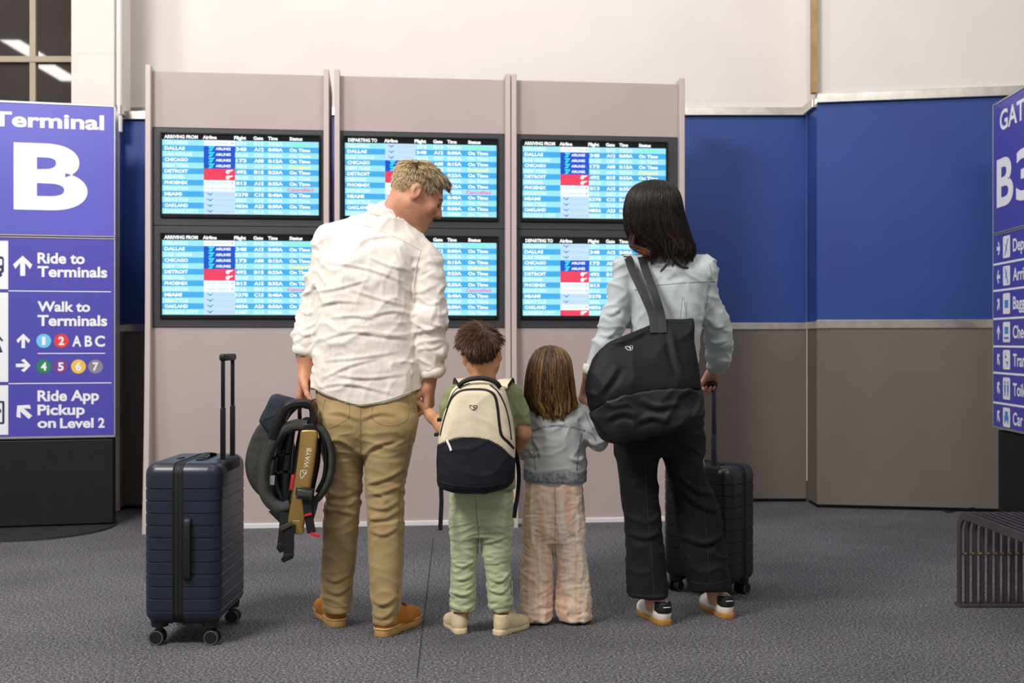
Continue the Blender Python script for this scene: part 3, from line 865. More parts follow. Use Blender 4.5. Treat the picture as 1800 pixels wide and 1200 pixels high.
        for ax in range(3):
            n = list(neg.shape)
            a = [slice(None)] * 3; b = [slice(None)] * 3
            a[ax] = slice(0, -1); b[ax] = slice(1, None)
            o1, o2 = [x for x in range(3) if x != ax]
            for x in (o1, o2): a[x] = slice(1, -1); b[x] = slice(1, -1)
            A_, B_ = neg[tuple(a)], neg[tuple(b)]
            e = np.nonzero(A_ != B_)
            fl = A_[e]
            P = [None] * 3
            P[ax] = e[ax]; P[o1] = e[o1] + 1; P[o2] = e[o2] + 1
            def cell(d1, d2):
                q = [P[0], P[1], P[2]]; q[o1] = q[o1] - d1; q[o2] = q[o2] - d2
                return idx[q[0], q[1], q[2]]
            quad = np.stack([cell(1, 1), cell(0, 1), cell(0, 0), cell(1, 0)], 1)
            if ax == 1: fl = ~fl
            quad[~fl] = quad[~fl][:, ::-1]
            Q.append(quad)
        Q = np.concatenate(Q)
        for _ in range(relax): V = relaxm(V, Q, .5)
        return V, Q

def relaxm(V, Q, lam=.5):
    S_ = np.zeros_like(V); n = np.zeros(len(V))
    for a, b in ((0, 1), (1, 2), (2, 3), (3, 0)):
        np.add.at(S_, Q[:, a], V[Q[:, b]]); np.add.at(n, Q[:, a], 1)
        np.add.at(S_, Q[:, b], V[Q[:, a]]); np.add.at(n, Q[:, b], 1)
    return V + lam * (S_ / np.maximum(n, 1)[:, None] - V)
def normals(V, Q):
    fn = np.cross(V[Q[:, 2]] - V[Q[:, 0]], V[Q[:, 3]] - V[Q[:, 1]])
    N = np.zeros_like(V)
    for i in range(4): np.add.at(N, Q[:, i], fn)
    return N / (np.linalg.norm(N, axis=1)[:, None] + 1e-12)
def vnoise(P, scale, seed=0.0):
    sc = np.asarray(scale, float)
    Q_ = P * sc + seed * 13.37
    return np.array([mnoise.noise(q) for q in Q_])
def ridged(P, scale, seed=0.0, sharp=1.0):
    return 1 - np.abs(vnoise(P, scale, seed)) * 2.0
def bvh_of(V, Q): return BVHTree.FromPolygons([tuple(p) for p in V], [tuple(int(i) for i in q) for q in Q])
def from_behind(bvh, x, z, y0=-1.0, off=.0):
    """point of the surface seen from the camera's side at plan x, height z"""
    h = bvh.ray_cast(Vector((x, y0, z)), Vector((0, 1, 0)))
    if h[0] is None: return None, None
    return h[0] + h[1] * off, h[1]
def strip_on(bvh, pts, w, h=.0015, n=6, off=0.0, seg=6, ray=None):
    """ribbon laid on a surface along points given as (x, z)"""
    P = smooth_path([Vector((p[0], 0, p[1])) for p in pts], n); out = []; ups = []
    for p in P:
        q, nn = from_behind(bvh, p.x, p.z, off=off)
        if q is not None: out.append(q); ups.append(nn)
    if len(out) < 2: return B()
    return B().tube(out, w / 2, h, seg=seg, up=[tuple(u) for u in ups])

# ================================================================== suitcases
M_NAVY = mat('navy_polycarbonate', (30, 37, 52), .36, spec=.5, var=(3, .06), bump=(400, .04, .0005))
M_BLKPC = mat('black_polycarbonate', (22, 26, 28), .34, spec=.5, var=(3, .06), bump=(400, .04, .0005))
M_ZIP = mat('black_zip_tape', (10, 11, 13), .7, bump=(300, .4, .001))
M_RUBBER = mat('black_rubber', (14, 14, 15), .55, var=(20, .1))
M_GREYRIM = mat('grey_wheel_rim', (96, 94, 92), .5)
M_ROLLER = mat('black_aluminium_tube', (24, 26, 32), .35, metal=.4, var=(10, .05))
M_POLE = mat('slate_aluminium_tube', (56, 62, 76), .32, metal=.5, var=(10, .05))

def suitcase(name, label, loc, rz, tx, ty, z0, z1, zips, g0, g1, ng, mshell, tubes, ztop, mtube, side_handle=True, group=None, wheel=.027, grip_over=0.0, stage=None):
    """local x: thickness (trolley side at +x), y: width (side handle at -y)"""
    T = thing(name, label, 'suitcase', loc, rz, group)
    hx, hy = tx / 2, ty / 2; r = .042; R = .048
    gz = [g1 - (g1 - g0) * i / (ng - 1) for i in range(ng)]
    prof = []
    for k in range(7):
        a = math.pi / 2 * k / 6; prof.append((z0 + r * (1 - math.sin(a)) if False else z0 + r - r * math.cos(a), r - r * math.sin(a)))
    ev = []
    for g in sorted(gz): ev += [(g - .0035, 0), (g - .0012, .0032), (g + .0012, .0032), (g + .0035, 0)]
    prof += [p for p in ev if z0 + r < p[0] < z1 - r]
    for k in range(7):
        a = math.pi / 2 * k / 6; prof.append((z1 - r + r * math.sin(a), r - r * math.cos(a)))
    def shell(xa, xb, out):
        """out = +1: rounded side at xb; -1: rounded side at xa"""
        vs = []; rings = []
        for z, ins in prof:
            ring = []
            rr = max(R - ins, .006)
            xo = (xb - ins) if out > 0 else (xa + ins); xi = xa if out > 0 else xb
            y0_, y1_ = -hy + ins, hy - ins
            if out > 0:
                ring.append((xi, y0_))
                for k in range(8): a = -math.pi / 2 + math.pi / 2 * k / 7; ring.append((xo - rr + rr * math.cos(a), y0_ + rr + rr * math.sin(a)))
                for k in range(8): a = math.pi / 2 * k / 7; ring.append((xo - rr + rr * math.cos(a), y1_ - rr + rr * math.sin(a)))
                ring.append((xi, y1_))
            else:
                ring.append((xi, y1_))
                for k in range(8): a = math.pi / 2 + math.pi / 2 * k / 7; ring.append((xo + rr + rr * math.cos(a), y1_ - rr + rr * math.sin(a)))
                for k in range(8): a = math.pi + math.pi / 2 * k / 7; ring.append((xo + rr + rr * math.cos(a), y0_ + rr + rr * math.sin(a)))
                ring.append((xi, y0_))
            rings.append(ring); vs += [(x, y, z) for x, y in ring]
        n = len(rings[0]); fs = []
        for i in range(len(rings) - 1):
            for k in range(n):
                k2 = (k + 1) % n; fs.append((i * n + k, i * n + k2, (i + 1) * n + k2, (i + 1) * n + k))
        fs.append(tuple(range(n))[::-1]); fs.append(tuple((len(rings) - 1) * n + k for k in range(n)))
        return B().add(vs, fs).obj('shell', mshell, T, angle=50)
    za, zb = zips
    shell(-hx, za, -1); shell(zb, hx, 1)
    # zip band between the shells: slightly sunk rounded frame with two piped edges
    def loopy(ins):
        p = []
        rr = r
        for cy_, cz_, a0 in ((hy - rr, z1 - rr, 0), (-hy + rr, z1 - rr, 90), (-hy + rr, z0 + rr, 180), (hy - rr, z0 + rr, 270)):
            for k in range(8):
                a = math.radians(a0 + 90 * k / 7); p.append((0, cy_ + (rr - ins) * math.cos(a), cz_ + (rr - ins) * math.sin(a)))
        return p
    B().tube([(za / 2 + zb / 2, y, z) for _, y, z in loopy(.006)], .004, (zb - za) / 2 + .002, seg=8, up=(1, 0, 0), closed=True, sq=6).obj('zipper', M_ZIP, T)
    for xx in (za + .003, zb - .003):
        B().tube([(xx, y, z) for _, y, z in loopy(.0015)], .0028, .0022, seg=6, up=(1, 0, 0), closed=True).obj('piping', M_ZIP, T)
    B().tube([((za + zb) / 2, y, z) for _, y, z in loopy(.0025)], .0022, .0035, seg=6, up=(1, 0, 0), closed=True).obj('zip_teeth', M_RUBBER, T)
    # bottom bumper plates and casters
    for sx in (-1, 1):
        for sy in (-1, 1):
            cx, cy = sx * (hx - .047), sy * (hy - .052)
            b = B(); b.cyl((cx, cy, z0 - .016), (cx, cy, z0 + .02), .03, 20, .034); c = b.obj('caster', M_RUBBER, T)
            b = B(); b.box((cx - .0085, cy - .02, wheel * .7), (cx + .0085, cy + .02, z0 - .012), .004, 2); b.obj('fork', M_RUBBER, c)
            off = -.012 if sx < 0 else .012
            for q in (-1, 1):
                b = B(); y_ = cy + off * 0
                if side_handle: p, d = Vector((cx + off * .6, y_ + q * .016, wheel)), Vector((0, q * .008, 0))
                else: p, d = Vector((cx + off * .6, y_ + q * .016, wheel)), Vector((q * .002, q * .008, 0))
                b.cyl(p - d, p + d, wheel, 24); w_ = b.obj('wheel', M_RUBBER, c)
                b = B(); b.tube([p + d * 1.02 + Vector((math.cos(2 * math.pi * k / 24), 0, math.sin(2 * math.pi * k / 24))) * (wheel - .003) for k in range(24)], .0018, seg=5, closed=True, up=(0, 1, 0)); b.obj('rim', M_GREYRIM, w_)
    for y0_, y1_ in ((-hy + .03, -hy + .11), (hy - .11, hy - .03)):
        for x0_, x1_ in ((-hx + .03, za - .006), (zb + .006, hx - .03)):
            B().box((x0_, y0_, z0 - .004), (x1_, y1_, z0 + .012), .006, 2).obj('corner_guard', M_RUBBER, T)
    # top strap handle
    pts = [(zb + .03, -.10, z1 + .001), (zb + .03, -.085, z1 + .007), (zb + .03, 0, z1 + .016), (zb + .03, .085, z1 + .007), (zb + .03, .10, z1 + .001)]
    B().tube(smooth_path(pts, 6), .014, .0035, seg=8, up=(0, 0, 1), sq=3).obj('top_handle', M_RUBBER, T)
    B().box((-.03 + za, -.05, z1 - .001), (za - .012, .0, z1 + .004), .002, 2).obj('lock', M_RUBBER, T)
    if side_handle:
        za_, zb_ = g0 + .115, g0 + .335
        b = B(); b.tube(smooth_path([(zb + .018, -hy - .002, za_), (zb + .018, -hy - .014, za_ + .018), (zb + .018, -hy - .018, (za_ + zb_) / 2), (zb + .018, -hy - .014, zb_ - .018), (zb + .018, -hy - .002, zb_)], 6), .0125, .005, seg=10, up=(0, -1, 0), sq=3)
        b.obj('side_handle', M_RUBBER, T)
    # telescopic trolley
    xt = hx - .022
    b = B(); b.box((hx - .058, tubes[0] - .035, z1 - .055), (hx + .0012, tubes[1] + .035, z1 + .0012), .016, 3); b.obj('handle_well', M_ZIP, T)
    tr = thing_part = None
    for ty_ in tubes:
        b = B()
        zm_ = stage if stage else (z1 + ztop) / 2
        b.box((xt - .0085, ty_ - .011, z1 - .03), (xt + .0085, ty_ + .011, zm_), .003, 2)
        b.box((xt - .0065, ty_ - .009, zm_), (xt + .0065, ty_ + .009, ztop - .012), .003, 2)
        b.obj('trolley_tube', mtube, T)
    B().box((xt - .012, tubes[0] - .016 - grip_over, ztop - .02), (xt + .012, tubes[1] + .016 + grip_over, ztop + .006), .008, 3).obj('grip', M_RUBBER, T)
    return T
# large navy case: thickness along the picture, width along the view
cx = (-1.329 - 1.051) / 2; cy = 4.09 + .205
suitcase('suitcase', 'large navy ribbed hard-shell suitcase with raised trolley handle', (cx, cy, 0), 0, .278, .41, .082, .662,
         (-1.221 - cx, -1.183 - cx), .129, .569, 11, M_NAVY, (-.07, .075), 1.048, M_ROLLER)
th_ = math.radians(42)
corner = Vector((.918, 4.80, 0)); aX = Vector((-math.sin(th_), -math.cos(th_), 0)); aY = Vector((math.cos(th_), -math.sin(th_), 0))
cc = corner - aX * .115 - aY * .175
suitcase('suitcase', 'smaller black ribbed hard-shell carry-on suitcase gripped by the woman', (cc.x, cc.y, 0), math.atan2(aX.y, aX.x), .23, .35, .062, .568,
         (-.02, .012), .098, .490, 9, M_BLKPC, (-.085, .085), .925, M_POLE, side_handle=False, wheel=.024, stage=.70)
# ================================================================== people: shared builders
def skin_mat(name, col, red=(186, 96, 76)):
    m = mix_mat(name, col, tuple(int(c * .93) for c in col), 26, .35, .65, .5, bump=(260, .06, .001), spec=.35)
    b = m.node_tree.nodes['Principled BSDF']
    b.inputs['Subsurface Weight'].default_value = .12
    b.inputs['Subsurface Radius'].default_value = (.012, .005, .003)
    b.inputs['Subsurface Scale'].default_value = .6
    return m
def hair_mat(name, dark, light, tip=None, rough=.42):
    m, nt, b = newmat(name); N, K = nt.nodes, nt.links
    at = N.new('ShaderNodeAttribute'); at.attribute_name = 'strand'
    r = N.new('ShaderNodeValToRGB'); e = r.color_ramp.elements
    e[0].position = 0; e[0].color = L(dark); e[1].position = 1; e[1].color = L(light)
    K.new(at.outputs['Fac'], r.inputs['Fac'])
    out = r.outputs['Color']
    if tip:
        a2 = N.new('ShaderNodeAttribute'); a2.attribute_name = 'along'
        mr = N.new('ShaderNodeMapRange'); mr.inputs['From Min'].default_value = .55; mr.inputs['From Max'].default_value = 1.0
        K.new(a2.outputs['Fac'], mr.inputs['Value'])
        mu = N.new('ShaderNodeMath'); mu.operation = 'MULTIPLY'; K.new(mr.outputs['Result'], mu.inputs[0]); ms = N.new('ShaderNodeMapRange'); ms.inputs['From Min'].default_value = .35; ms.inputs['From Max'].default_value = .9; K.new(at.outputs['Fac'], ms.inputs['Value']); K.new(ms.outputs['Result'], mu.inputs[1])
        mx = N.new('ShaderNodeMix'); mx.data_type = 'RGBA'
        K.new(mu.outputs['Value'], mx.inputs['Factor']); K.new(out, mx.inputs['A']); mx.inputs['B'].default_value = L(tip)
        out = mx.outputs['Result']
    K.new(out, b.inputs['Base Color'])
    b.inputs['Roughness'].default_value = rough; b.inputs['Specular IOR Level'].default_value = .5
    b.inputs['Anisotropic'].default_value = .4
    return m

def euler_R(yaw, pitch, roll):
    """head turned: yaw about z (positive to its left), pitch up, roll about its nose axis"""
    return (Matrix.Rotation(math.radians(yaw), 3, 'Z') @ Matrix.Rotation(math.radians(pitch), 3, 'X') @ Matrix.Rotation(math.radians(roll), 3, 'Y'))
class HeadFrame:
    def __init__(s, c, yaw, pitch, roll, sc): s.c = Vector(c); s.R = euler_R(yaw, pitch, roll); s.s = sc
    def p(s, x, y, z): return s.c + s.R @ (Vector((x, y, z)) * s.s)
def add_head(f, H, female=False, child=False):
    s = H.s
    def E(c, r, k=.02, op='add', R=None):
        f.ell(H.p(*c), [q * s for q in r], np.array(H.R if R is None else H.R @ R), k * s, op)
    def C(a, b, r1, r2, k=.02): f.cone(H.p(*a), H.p(*b), r1 * s, r2 * s, k * s)
    E((0, -.012, .036), (.077, .099, .087))
    E((0, .03, -.012), (.066, .068, .088), .03)
    E((0, .036, -.055), (.054 if not child else .058, .052, .052), .03)
    for q in (-1, 1):
        C((q * .05, -.008, -.045), (q * .016, .064, -.098), .022, .021, .03)
        E((q * .042, .07, -.022), (.024, .02, .02), .025)                     # cheek
    E((0, .074, -.1), (.023, .018, .018), .02)
    C((-.034, .083, .022), (.034, .083, .022), .013, .013, .02)
    C((0, .092, .016), (0, .115, -.026), .0085, .0125, .012)
    for q in (-1, 1): E((q * .011, .105, -.031), (.009, .011, .008), .008)
    for q in (-1, 1): E((q * .031, .096, .003), (.017, .012, .011), .012, 'sub')
    for q in (-1, 1): C((q * .044, .079, .006), (q * .018, .083, .006), .0085, .0085, .006)   # lids
    E((0, .09, -.059), (.025, .0135, .0065), .006); E((0, .089, -.071), (.021, .013, .0075), .006)
    for q in (-1, 1):
        Re = Matrix.Rotation(math.radians(-q * 22), 3, 'Z') @ Matrix.Rotation(math.radians(12), 3, 'X')
        E((q * .079, -.016, .002), (.010, .021, .033), .006, R=Re)
        E((q * .076, -.012, -.024), (.008, .012, .012), .008)
        E((q * .090, -.010, .002), (.0075, .012, .021), .004, 'sub', R=Re)

def add_hand(f, wr, fdir, back, side, s=1.0, curl=(55, 60, 40), spread=0.0, thumb=(.55, .75, -.35), tcurl=.5, wr_r=.027):
    """wr wrist point, fdir towards the knuckles, back = out of the back of the hand, side=+1/-1: thumb on back x fdir * side"""
    fdir = Vector(fdir).normalized(); back = Vector(back); back = (back - fdir * back.dot(fdir)).normalized()
    lat = back.cross(fdir).normalized() * side
    wr = Vector(wr)
    def P(a, b, c): return wr + (fdir * a + lat * b + back * c) * s
    k = .008 * s
    for j in range(4):                                              # palm: four metacarpals blended
        lt = .030 - .020 * j
        f.cone(P(.0, lt * .55, 0), P(.088 - .004 * j, lt, 0), .0165 * s, .0135 * s, .016 * s, flat=None)
    f.cone(P(.012, .018, -.006), P(.06, .0, -.008), .016 * s, .014 * s, .014 * s)
    ln = [(.044, .027, .022), (.049, .031, .023), (.045, .029, .023), (.035, .021, .02)]
    tips = []
    for j in range(4):
        lt = .030 - .020 * j
        p = P(.088 - .004 * j, lt, 0); ang = 0
        r = [.0095, .0088, .008, .0068] if j < 3 else [.0085, .0078, .007, .006]
        for q in range(3):
            ang += math.radians(curl[q] if not hasattr(curl[q], '__len__') else curl[q][j])
            d = (fdir * math.cos(ang) - back * math.sin(ang)) + lat * (spread * (1.5 - j) * .1)
            p2 = p + d.normalized() * ln[j][q] * s
            f.cone(p, p2, r[q] * s, r[q + 1] * s, k * .5)
            p = p2
        tips.append(p)
    t0 = P(.018, .026, -.004); d1 = (fdir * thumb[0] + lat * thumb[1] + back * thumb[2]).normalized()
    t1 = t0 + d1 * .045 * s; d2 = (d1 * (1 - tcurl) + fdir * tcurl * .8 - back * tcurl * .4).normalized(); t2 = t1 + d2 * .033 * s
    t3 = t2 + (d2 * .8 - back * .3).normalized() * .026 * s
    f.cone(t0, t1, .0165 * s, .012 * s, .012 * s); f.cone(t1, t2, .0115 * s, .0105 * s, k); f.cone(t2, t3, .0105 * s, .008 * s, k * .5)
    return tips

def poly_dist(P2, line):
    d = np.full(len(P2), 9.0); sd = np.zeros(len(P2)); par = np.zeros(len(P2))
    n = len(line) - 1
    for i in range(n):
        a = np.array(line[i]); b = np.array(line[i + 1]); ba = b - a
        t = np.clip(((P2 - a) @ ba) / (ba @ ba), 0, 1)
        v = P2 - a - t[:, None] * ba
        q = np.linalg.norm(v, axis=1); m = q < d
        d[m] = q[m]; sd[m] = np.sign(v[m, 1]); par[m] = (i + t[m]) / n
    return d, sd, par
def folds(V, N, lines, cy, amp=.006, w=.009):
    """raise drawn creases on the side that faces the camera; lines in (x, z)"""
    out = np.zeros(len(V)); P2 = V[:, [0, 2]]; back = np.clip(-N[:, 1] * 1.6, 0, 1)
    for ln in lines:
        pts = [(p.x, p.z) for p in smooth_path([Vector((a, 0, b)) for a, b in ln], 4)]
        d, sd, par = poly_dist(P2, pts)
        e = np.sin(np.clip(par, 0, 1) * math.pi) ** .6
        ds = d * sd
        out += amp * e * (np.exp(-(ds / w) ** 2) - .75 * np.exp(-((ds + 1.7 * w) / w) ** 2))
    return V + N * (out * back)[:, None]
def crumple(V, N, scale, amp, seed=0, power=3.0, mask=None, warp=.02):
    wv = np.stack([vnoise(V, 9, seed + 5), vnoise(V, 9, seed + 6), vnoise(V, 9, seed + 7)], 1) * warp
    n = vnoise(V + wv, scale, seed)
    r = np.clip(1 - np.abs(n) * 2.2, 0, 1) ** power
    d = amp * (r - .25) + amp * .5 * n
    if mask is not None: d = d * mask
    return V + N * d[:, None]

def strands(name, lines, r0, r1, material, parent, sides=3, shade=None, extra=None):
    """one mesh of many tapered strands; lines: array (n, m, 3) in world; extra: (V, Q) volume below them"""
    Ls = np.asarray(lines); n, m, _ = Ls.shape
    T = np.gradient(Ls, axis=1); T /= np.linalg.norm(T, axis=2, keepdims=True) + 1e-9
    ref = np.array([.3, -1, .2]); U = np.cross(T, ref); U /= np.linalg.norm(U, axis=2, keepdims=True) + 1e-9
    Wv = np.cross(T, U)
    t = np.linspace(0, 1, m)
    rad = (r0 + (r1 - r0) * t ** 1.5)
    A = []
    for k in range(sides):
        a = 2 * math.pi * k / sides
        A.append(Ls + (U * math.cos(a) + Wv * math.sin(a)) * rad[None, :, None])
    V = np.stack(A, 2).reshape(-1, 3)                 # n, m, sides
    base = (np.arange(n) * m * sides)[:, None, None]
    i = np.arange(m - 1)[None, :, None]; k = np.arange(sides)[None, None, :]; k2 = (k + 1) % sides
    Q = np.stack(np.broadcast_arrays(base + i * sides + k, base + i * sides + k2, base + (i + 1) * sides + k2, base + (i + 1) * sides + k), -1).reshape(-1, 4)
    sh = rng.random(n) if shade is None else np.asarray(shade)
    va = np.repeat(sh, m * sides); al = np.tile(np.repeat(t, sides), n)
    if extra is not None:
        Q = np.concatenate([Q, extra[1] + len(V)]); V = np.concatenate([V, extra[0]])
        va = np.concatenate([va, np.full(len(extra[0]), .12)]); al = np.concatenate([al, np.zeros(len(extra[0]))])
    o = mk(name, V, Q, material, parent, True, world=True)
    for nm, dat in (('strand', va), ('along', al)):
        at = o.data.attributes.new(nm, 'FLOAT', 'POINT'); at.data.foreach_set('value', dat.astype(np.float32))
    return o

# ---- shoes
def shoe(parent, heel, yaw, L_, wsc, m_up, m_sole, m_lace, style, z0=.0, two=None, tab=None, sole_h=.030):
    """heel: floor point under the back of the heel; yaw: degrees, 0 = pointing away from the camera, positive = towards the left"""
    k = L_ / .29
    f = Field((-.07, -.02, -.01), (.07, .32, .17), .0045)
    f.ell((0, .055, .052), (.036, .050, .062), k=.02).ell((0, .19, .036), (.045, .082, .04), k=.03).ell((0, .235, .033), (.042, .05, .031), k=.03)
    f.ell((0, .115, .046), (.0375, .07, .050), k=.02)
    f.cone((0, .085, .085), (0, .18, .046), .036, .036, .03).cone((0, .05, .05), (0, .044, .10), .037, .034, .02)
    top = {'low': .098, 'high': .112}[style]
    f.cut(lambda X, Y, Z_: np.maximum(.02 - Z_, Z_ - (top - .10 * np.clip(.0 + .02 - np.abs(Y - .07), 0, 1) + .12 * np.clip(Y - .09, 0, .05))))
    f.cone((0, .058, .085), (0, .054, .2), .026, .030, .004, 'sub')
    V, Q = f.mesh(2)
    R = Matrix.Rotation(math.radians(yaw), 3, 'Z')
    def X(P):
        P = np.asarray(P, float).reshape(-1, 3) * np.array([k * wsc, k, k])
        return P @ np.array(R).T + np.array([heel[0], heel[1], z0])
    up = mk('shoe', X(V), Q, m_up, parent, True, world=True)
    half = [(0, -.002), (.022, .002), (.034, .022), (.038, .06), (.036, .11), (.042, .16), (.0475, .20), (.046, .235), (.036, .268), (.018, .287), (0, .291)]
    out = half + [(-a, b) for a, b in half[-2:0:-1]]
    out = [(p.x, p.y) for p in smooth_path([Vector((a, b, 0)) for a, b in out], 4, True)]
    b = B(); b.prism(out, None, .0, sole_h, .004, 2)
    mk('sole', X(b.v), b.f, m_sole, up, True, world=True, angle=40)
    if two:
        b = B(); b.tube([(p[0] * 1.005, p[1] + (.0005 if p[1] > .1 else -.0005), .031) for p in out], .0025, .0035, seg=6, closed=True)
        mk('welt', X(b.v), b.f, two, up, True, world=True)
    bv = bvh_of(V, Q)
    def drop(x, y):
        h = bv.ray_cast(Vector((x, y, .3)), Vector((0, 0, -1))); return h[0] + Vector((0, 0, .002)) if h[0] is not None else Vector((x, y, .08))
    b = B()
    for q in range(4):
        y = .115 + .017 * q
        b.tube([drop(x, y + abs(x) * .2) for x in (-.026, -.013, 0, .013, .026)], .0028, .0018, seg=6)
    for sg in (-1, 1):
        p0 = drop(0, .112)
        b.tube(smooth_path([p0, p0 + Vector((sg * .018, -.004, .012)), p0 + Vector((sg * .034, .006, .006)), p0 + Vector((sg * .022, .012, .002)), p0], 5), .0018, seg=5)
        b.tube(smooth_path([p0, p0 + Vector((sg * .02, .012, .006)), p0 + Vector((sg * .034, .03, -.012))], 5), .0017, seg=5)
    mk('laces', X(b.v), b.f, m_lace, up, True, world=True)
    if tab:
        g = Field((-.07, -.03, -.01), (.07, .12, .17), .004)
        g.ell((0, .055, .052), (.0385, .0525, .0645), k=.02).cone((0, .05, .05), (0, .044, .10), .0395, .0365, .02)
        g.cut(lambda X_, Y_, Z_: np.maximum(np.maximum(Y_ - .055 + .25 * (.09 - Z_), Z_ - top - .004), .052 + .55 * np.abs(X_) * 0 + .35 * np.clip(Y_ - .02, 0, 1) - Z_))
        g.cone((0, .056, .07), (0, .05, .2), .029, .032, .004, 'sub')
        V2, Q2 = g.mesh(2)
        mk('heel_tab', X(V2), Q2, tab, up, True, world=True)
        b = B(); b.tube([(-.018, -.004, .084), (0, -.0095, .085), (.018, -.004, .084)], .002, .0012, seg=5, up=(0, -1, 0)); mk('heel_print', X(b.v), b.f, M_WHITE, up, True, world=True)
    return up

def PXL(Z0):
    def f(px, py, dy=0.0): return W(px, py, Z0 + dy)
    return f
def rows_px(lst, Z0, ry, n=None):
    """(py, left px, right px[, ry[, dy]]) -> section rows"""
    out = []
    for r in lst:
        py, l, rr = r[:3]; rv = r[3] if len(r) > 3 else ry; dy = r[4] if len(r) > 4 else 0.0
        Z = Z0 + dy; s = Z / F
        out.append((CH - (py - 600) * s, ((l + rr) / 2 - 900) * s, Z, (rr - l) / 2 * s, rv))
    return out
# ================================================================== man in the white shirt
M_SKIN_M = skin_mat('man_skin', (206, 146, 116))
M_LINEN = mix_mat('white_linen', (238, 231, 222), (226, 217, 206), 60, .35, .65, .85, bump=(420, .25, .0012), sheen=.1, stretch=(1, 1, .6))
M_CHINO = mix_mat('khaki_chino', (170, 146, 104), (150, 126, 84), 9, .35, .7, .85, bump=(500, .2, .001), sheen=.15, detail=6)
M_CHINO_ST = mat('khaki_stitching', (132, 110, 72), .8)
M_LINEN_ST = mat('linen_seam', (226, 216, 202), .85)
M_TANLEATHER = mix_mat('tan_suede', (196, 126, 52), (172, 104, 36), 14, .3, .7, .7, bump=(200, .15, .001))
M_CREPE = mix_mat('tan_crepe_sole', (196, 156, 98), (170, 128, 72), 30, .3, .7, .7)
M_WELT = mat('pale_welt', (210, 176, 120), .6)
M_LACE_BR = mat('brown_lace', (84, 58, 34), .7)
M_HAIR_M = hair_mat('sandy_hair', (78, 54, 36), (222, 194, 150))
M_EYE = mat('eye_white', (226, 216, 208), .2, spec=.6)
M_LASH = mat('dark_lash', (44, 30, 24), .6)
M_BEARD = hair_mat('stubble_hair', (120, 92, 74), (206, 196, 184))
M_LIPS = mat('lips', (170, 100, 88), .45)

ZM = 4.36; pm = PXL(ZM)
T = thing('person', 'man in a white linen shirt and khaki trousers looking down at the boy', 'person', (-.53, 4.38, 0))
MAN = T
H = HeadFrame(pm(731, 343), -75, -27, 2, 1.0)
# ---- body (one skin surface)
f = Field((-.90, 4.02, .05), (-.17, 4.72, 1.86), .0045)
add_head(f, H)
nb = pm(684, 392, .0)
f.cone(H.p(0, -.035, -.05), nb, .054, .056, .03)
f.cone(H.p(0, .0, -.06), pm(696, 396, .03), .048, .046, .03)
f.cone(pm(700, 408), pm(645, 408), .05, .04, .04)
f.stack(rows_px([(700, 575, 722, .08), (600, 575, 712, .085), (500, 570, 722, .09), (440, 580, 735, .07), (415, 600, 725, .05)], ZM, .09), k=.03)
# arms
f.chain([pm(578, 430), pm(549, 548, .02), pm(538, 622, .01), pm(537, 657, 0)], [.045, .04, .034, .028], .02)
f.chain([pm(748, 460), pm(757, 560, -.01), pm(757, 640, .0), pm(753, 676, .01)], [.045, .042, .036, .029], .02)
tipsL = add_hand(f, pm(537, 657, 0), (-.12, .0, -1), (-1, .25, .05), 1, 1.0, curl=(40, 62, 50), thumb=(.6, .55, -.5), tcurl=.6)
tipsR = add_hand(f, pm(753, 676, .01), (.02, -.05, -1), (1, -.25, .05), -1, 1.0, curl=(52, 62, 40), thumb=(.55, .5, -.6), tcurl=.6)
# legs and feet
f.chain([pm(605, 720), pm(603, 880, .02), pm(594, 1075, .07)], [.06, .05, .035], .02)
f.chain([pm(690, 720), pm(680, 880, -.02), pm(678, 1085, -.05)], [.06, .05, .035], .02)
V, Q = f.mesh(2)
body = mk('body', V, Q, M_SKIN_M, T, True, world=True)
HB = bvh_of(V, Q)
# face: lids closed on downcast eyes, brows, lips
for q in (-1, 1):
    b = B(); b.bm_s = None
    pts = [H.p(q * .018, .0925, .001), H.p(q * .026, .0955, -.0025), H.p(q * .034, .094, -.003), H.p(q * .043, .088, .001)]
    b.tube(smooth_path(pts, 4), .0022, seg=5).obj('eyelashes', M_LASH, body, world=True)
    n = 70; Ln = np.zeros((n, 4, 3))
    for i in range(n):
        u = rng.random(); x = q * (.014 + .036 * u); zz = .021 + .006 * math.sin(u * 3) + rng.normal(0, .0022)
        p = H.p(x, .0955 - .018 * u * u, zz); d = H.R @ Vector((q * .012, .004, .003 * (1 - 2 * u)))
        for j in range(4): Ln[i, j] = p + d * (j / 3)
    strands('eyebrow', Ln, .0009, .0003, M_HAIR_M, body, shade=rng.random(n) * .3)
B().tube(smooth_path([H.p(-.022, .093, -.0645), H.p(-.008, .1035, -.064), H.p(.008, .1035, -.064), H.p(.022, .093, -.0645)], 5), .0022, .0018, seg=6).obj('lips', M_LIPS, body, world=True)
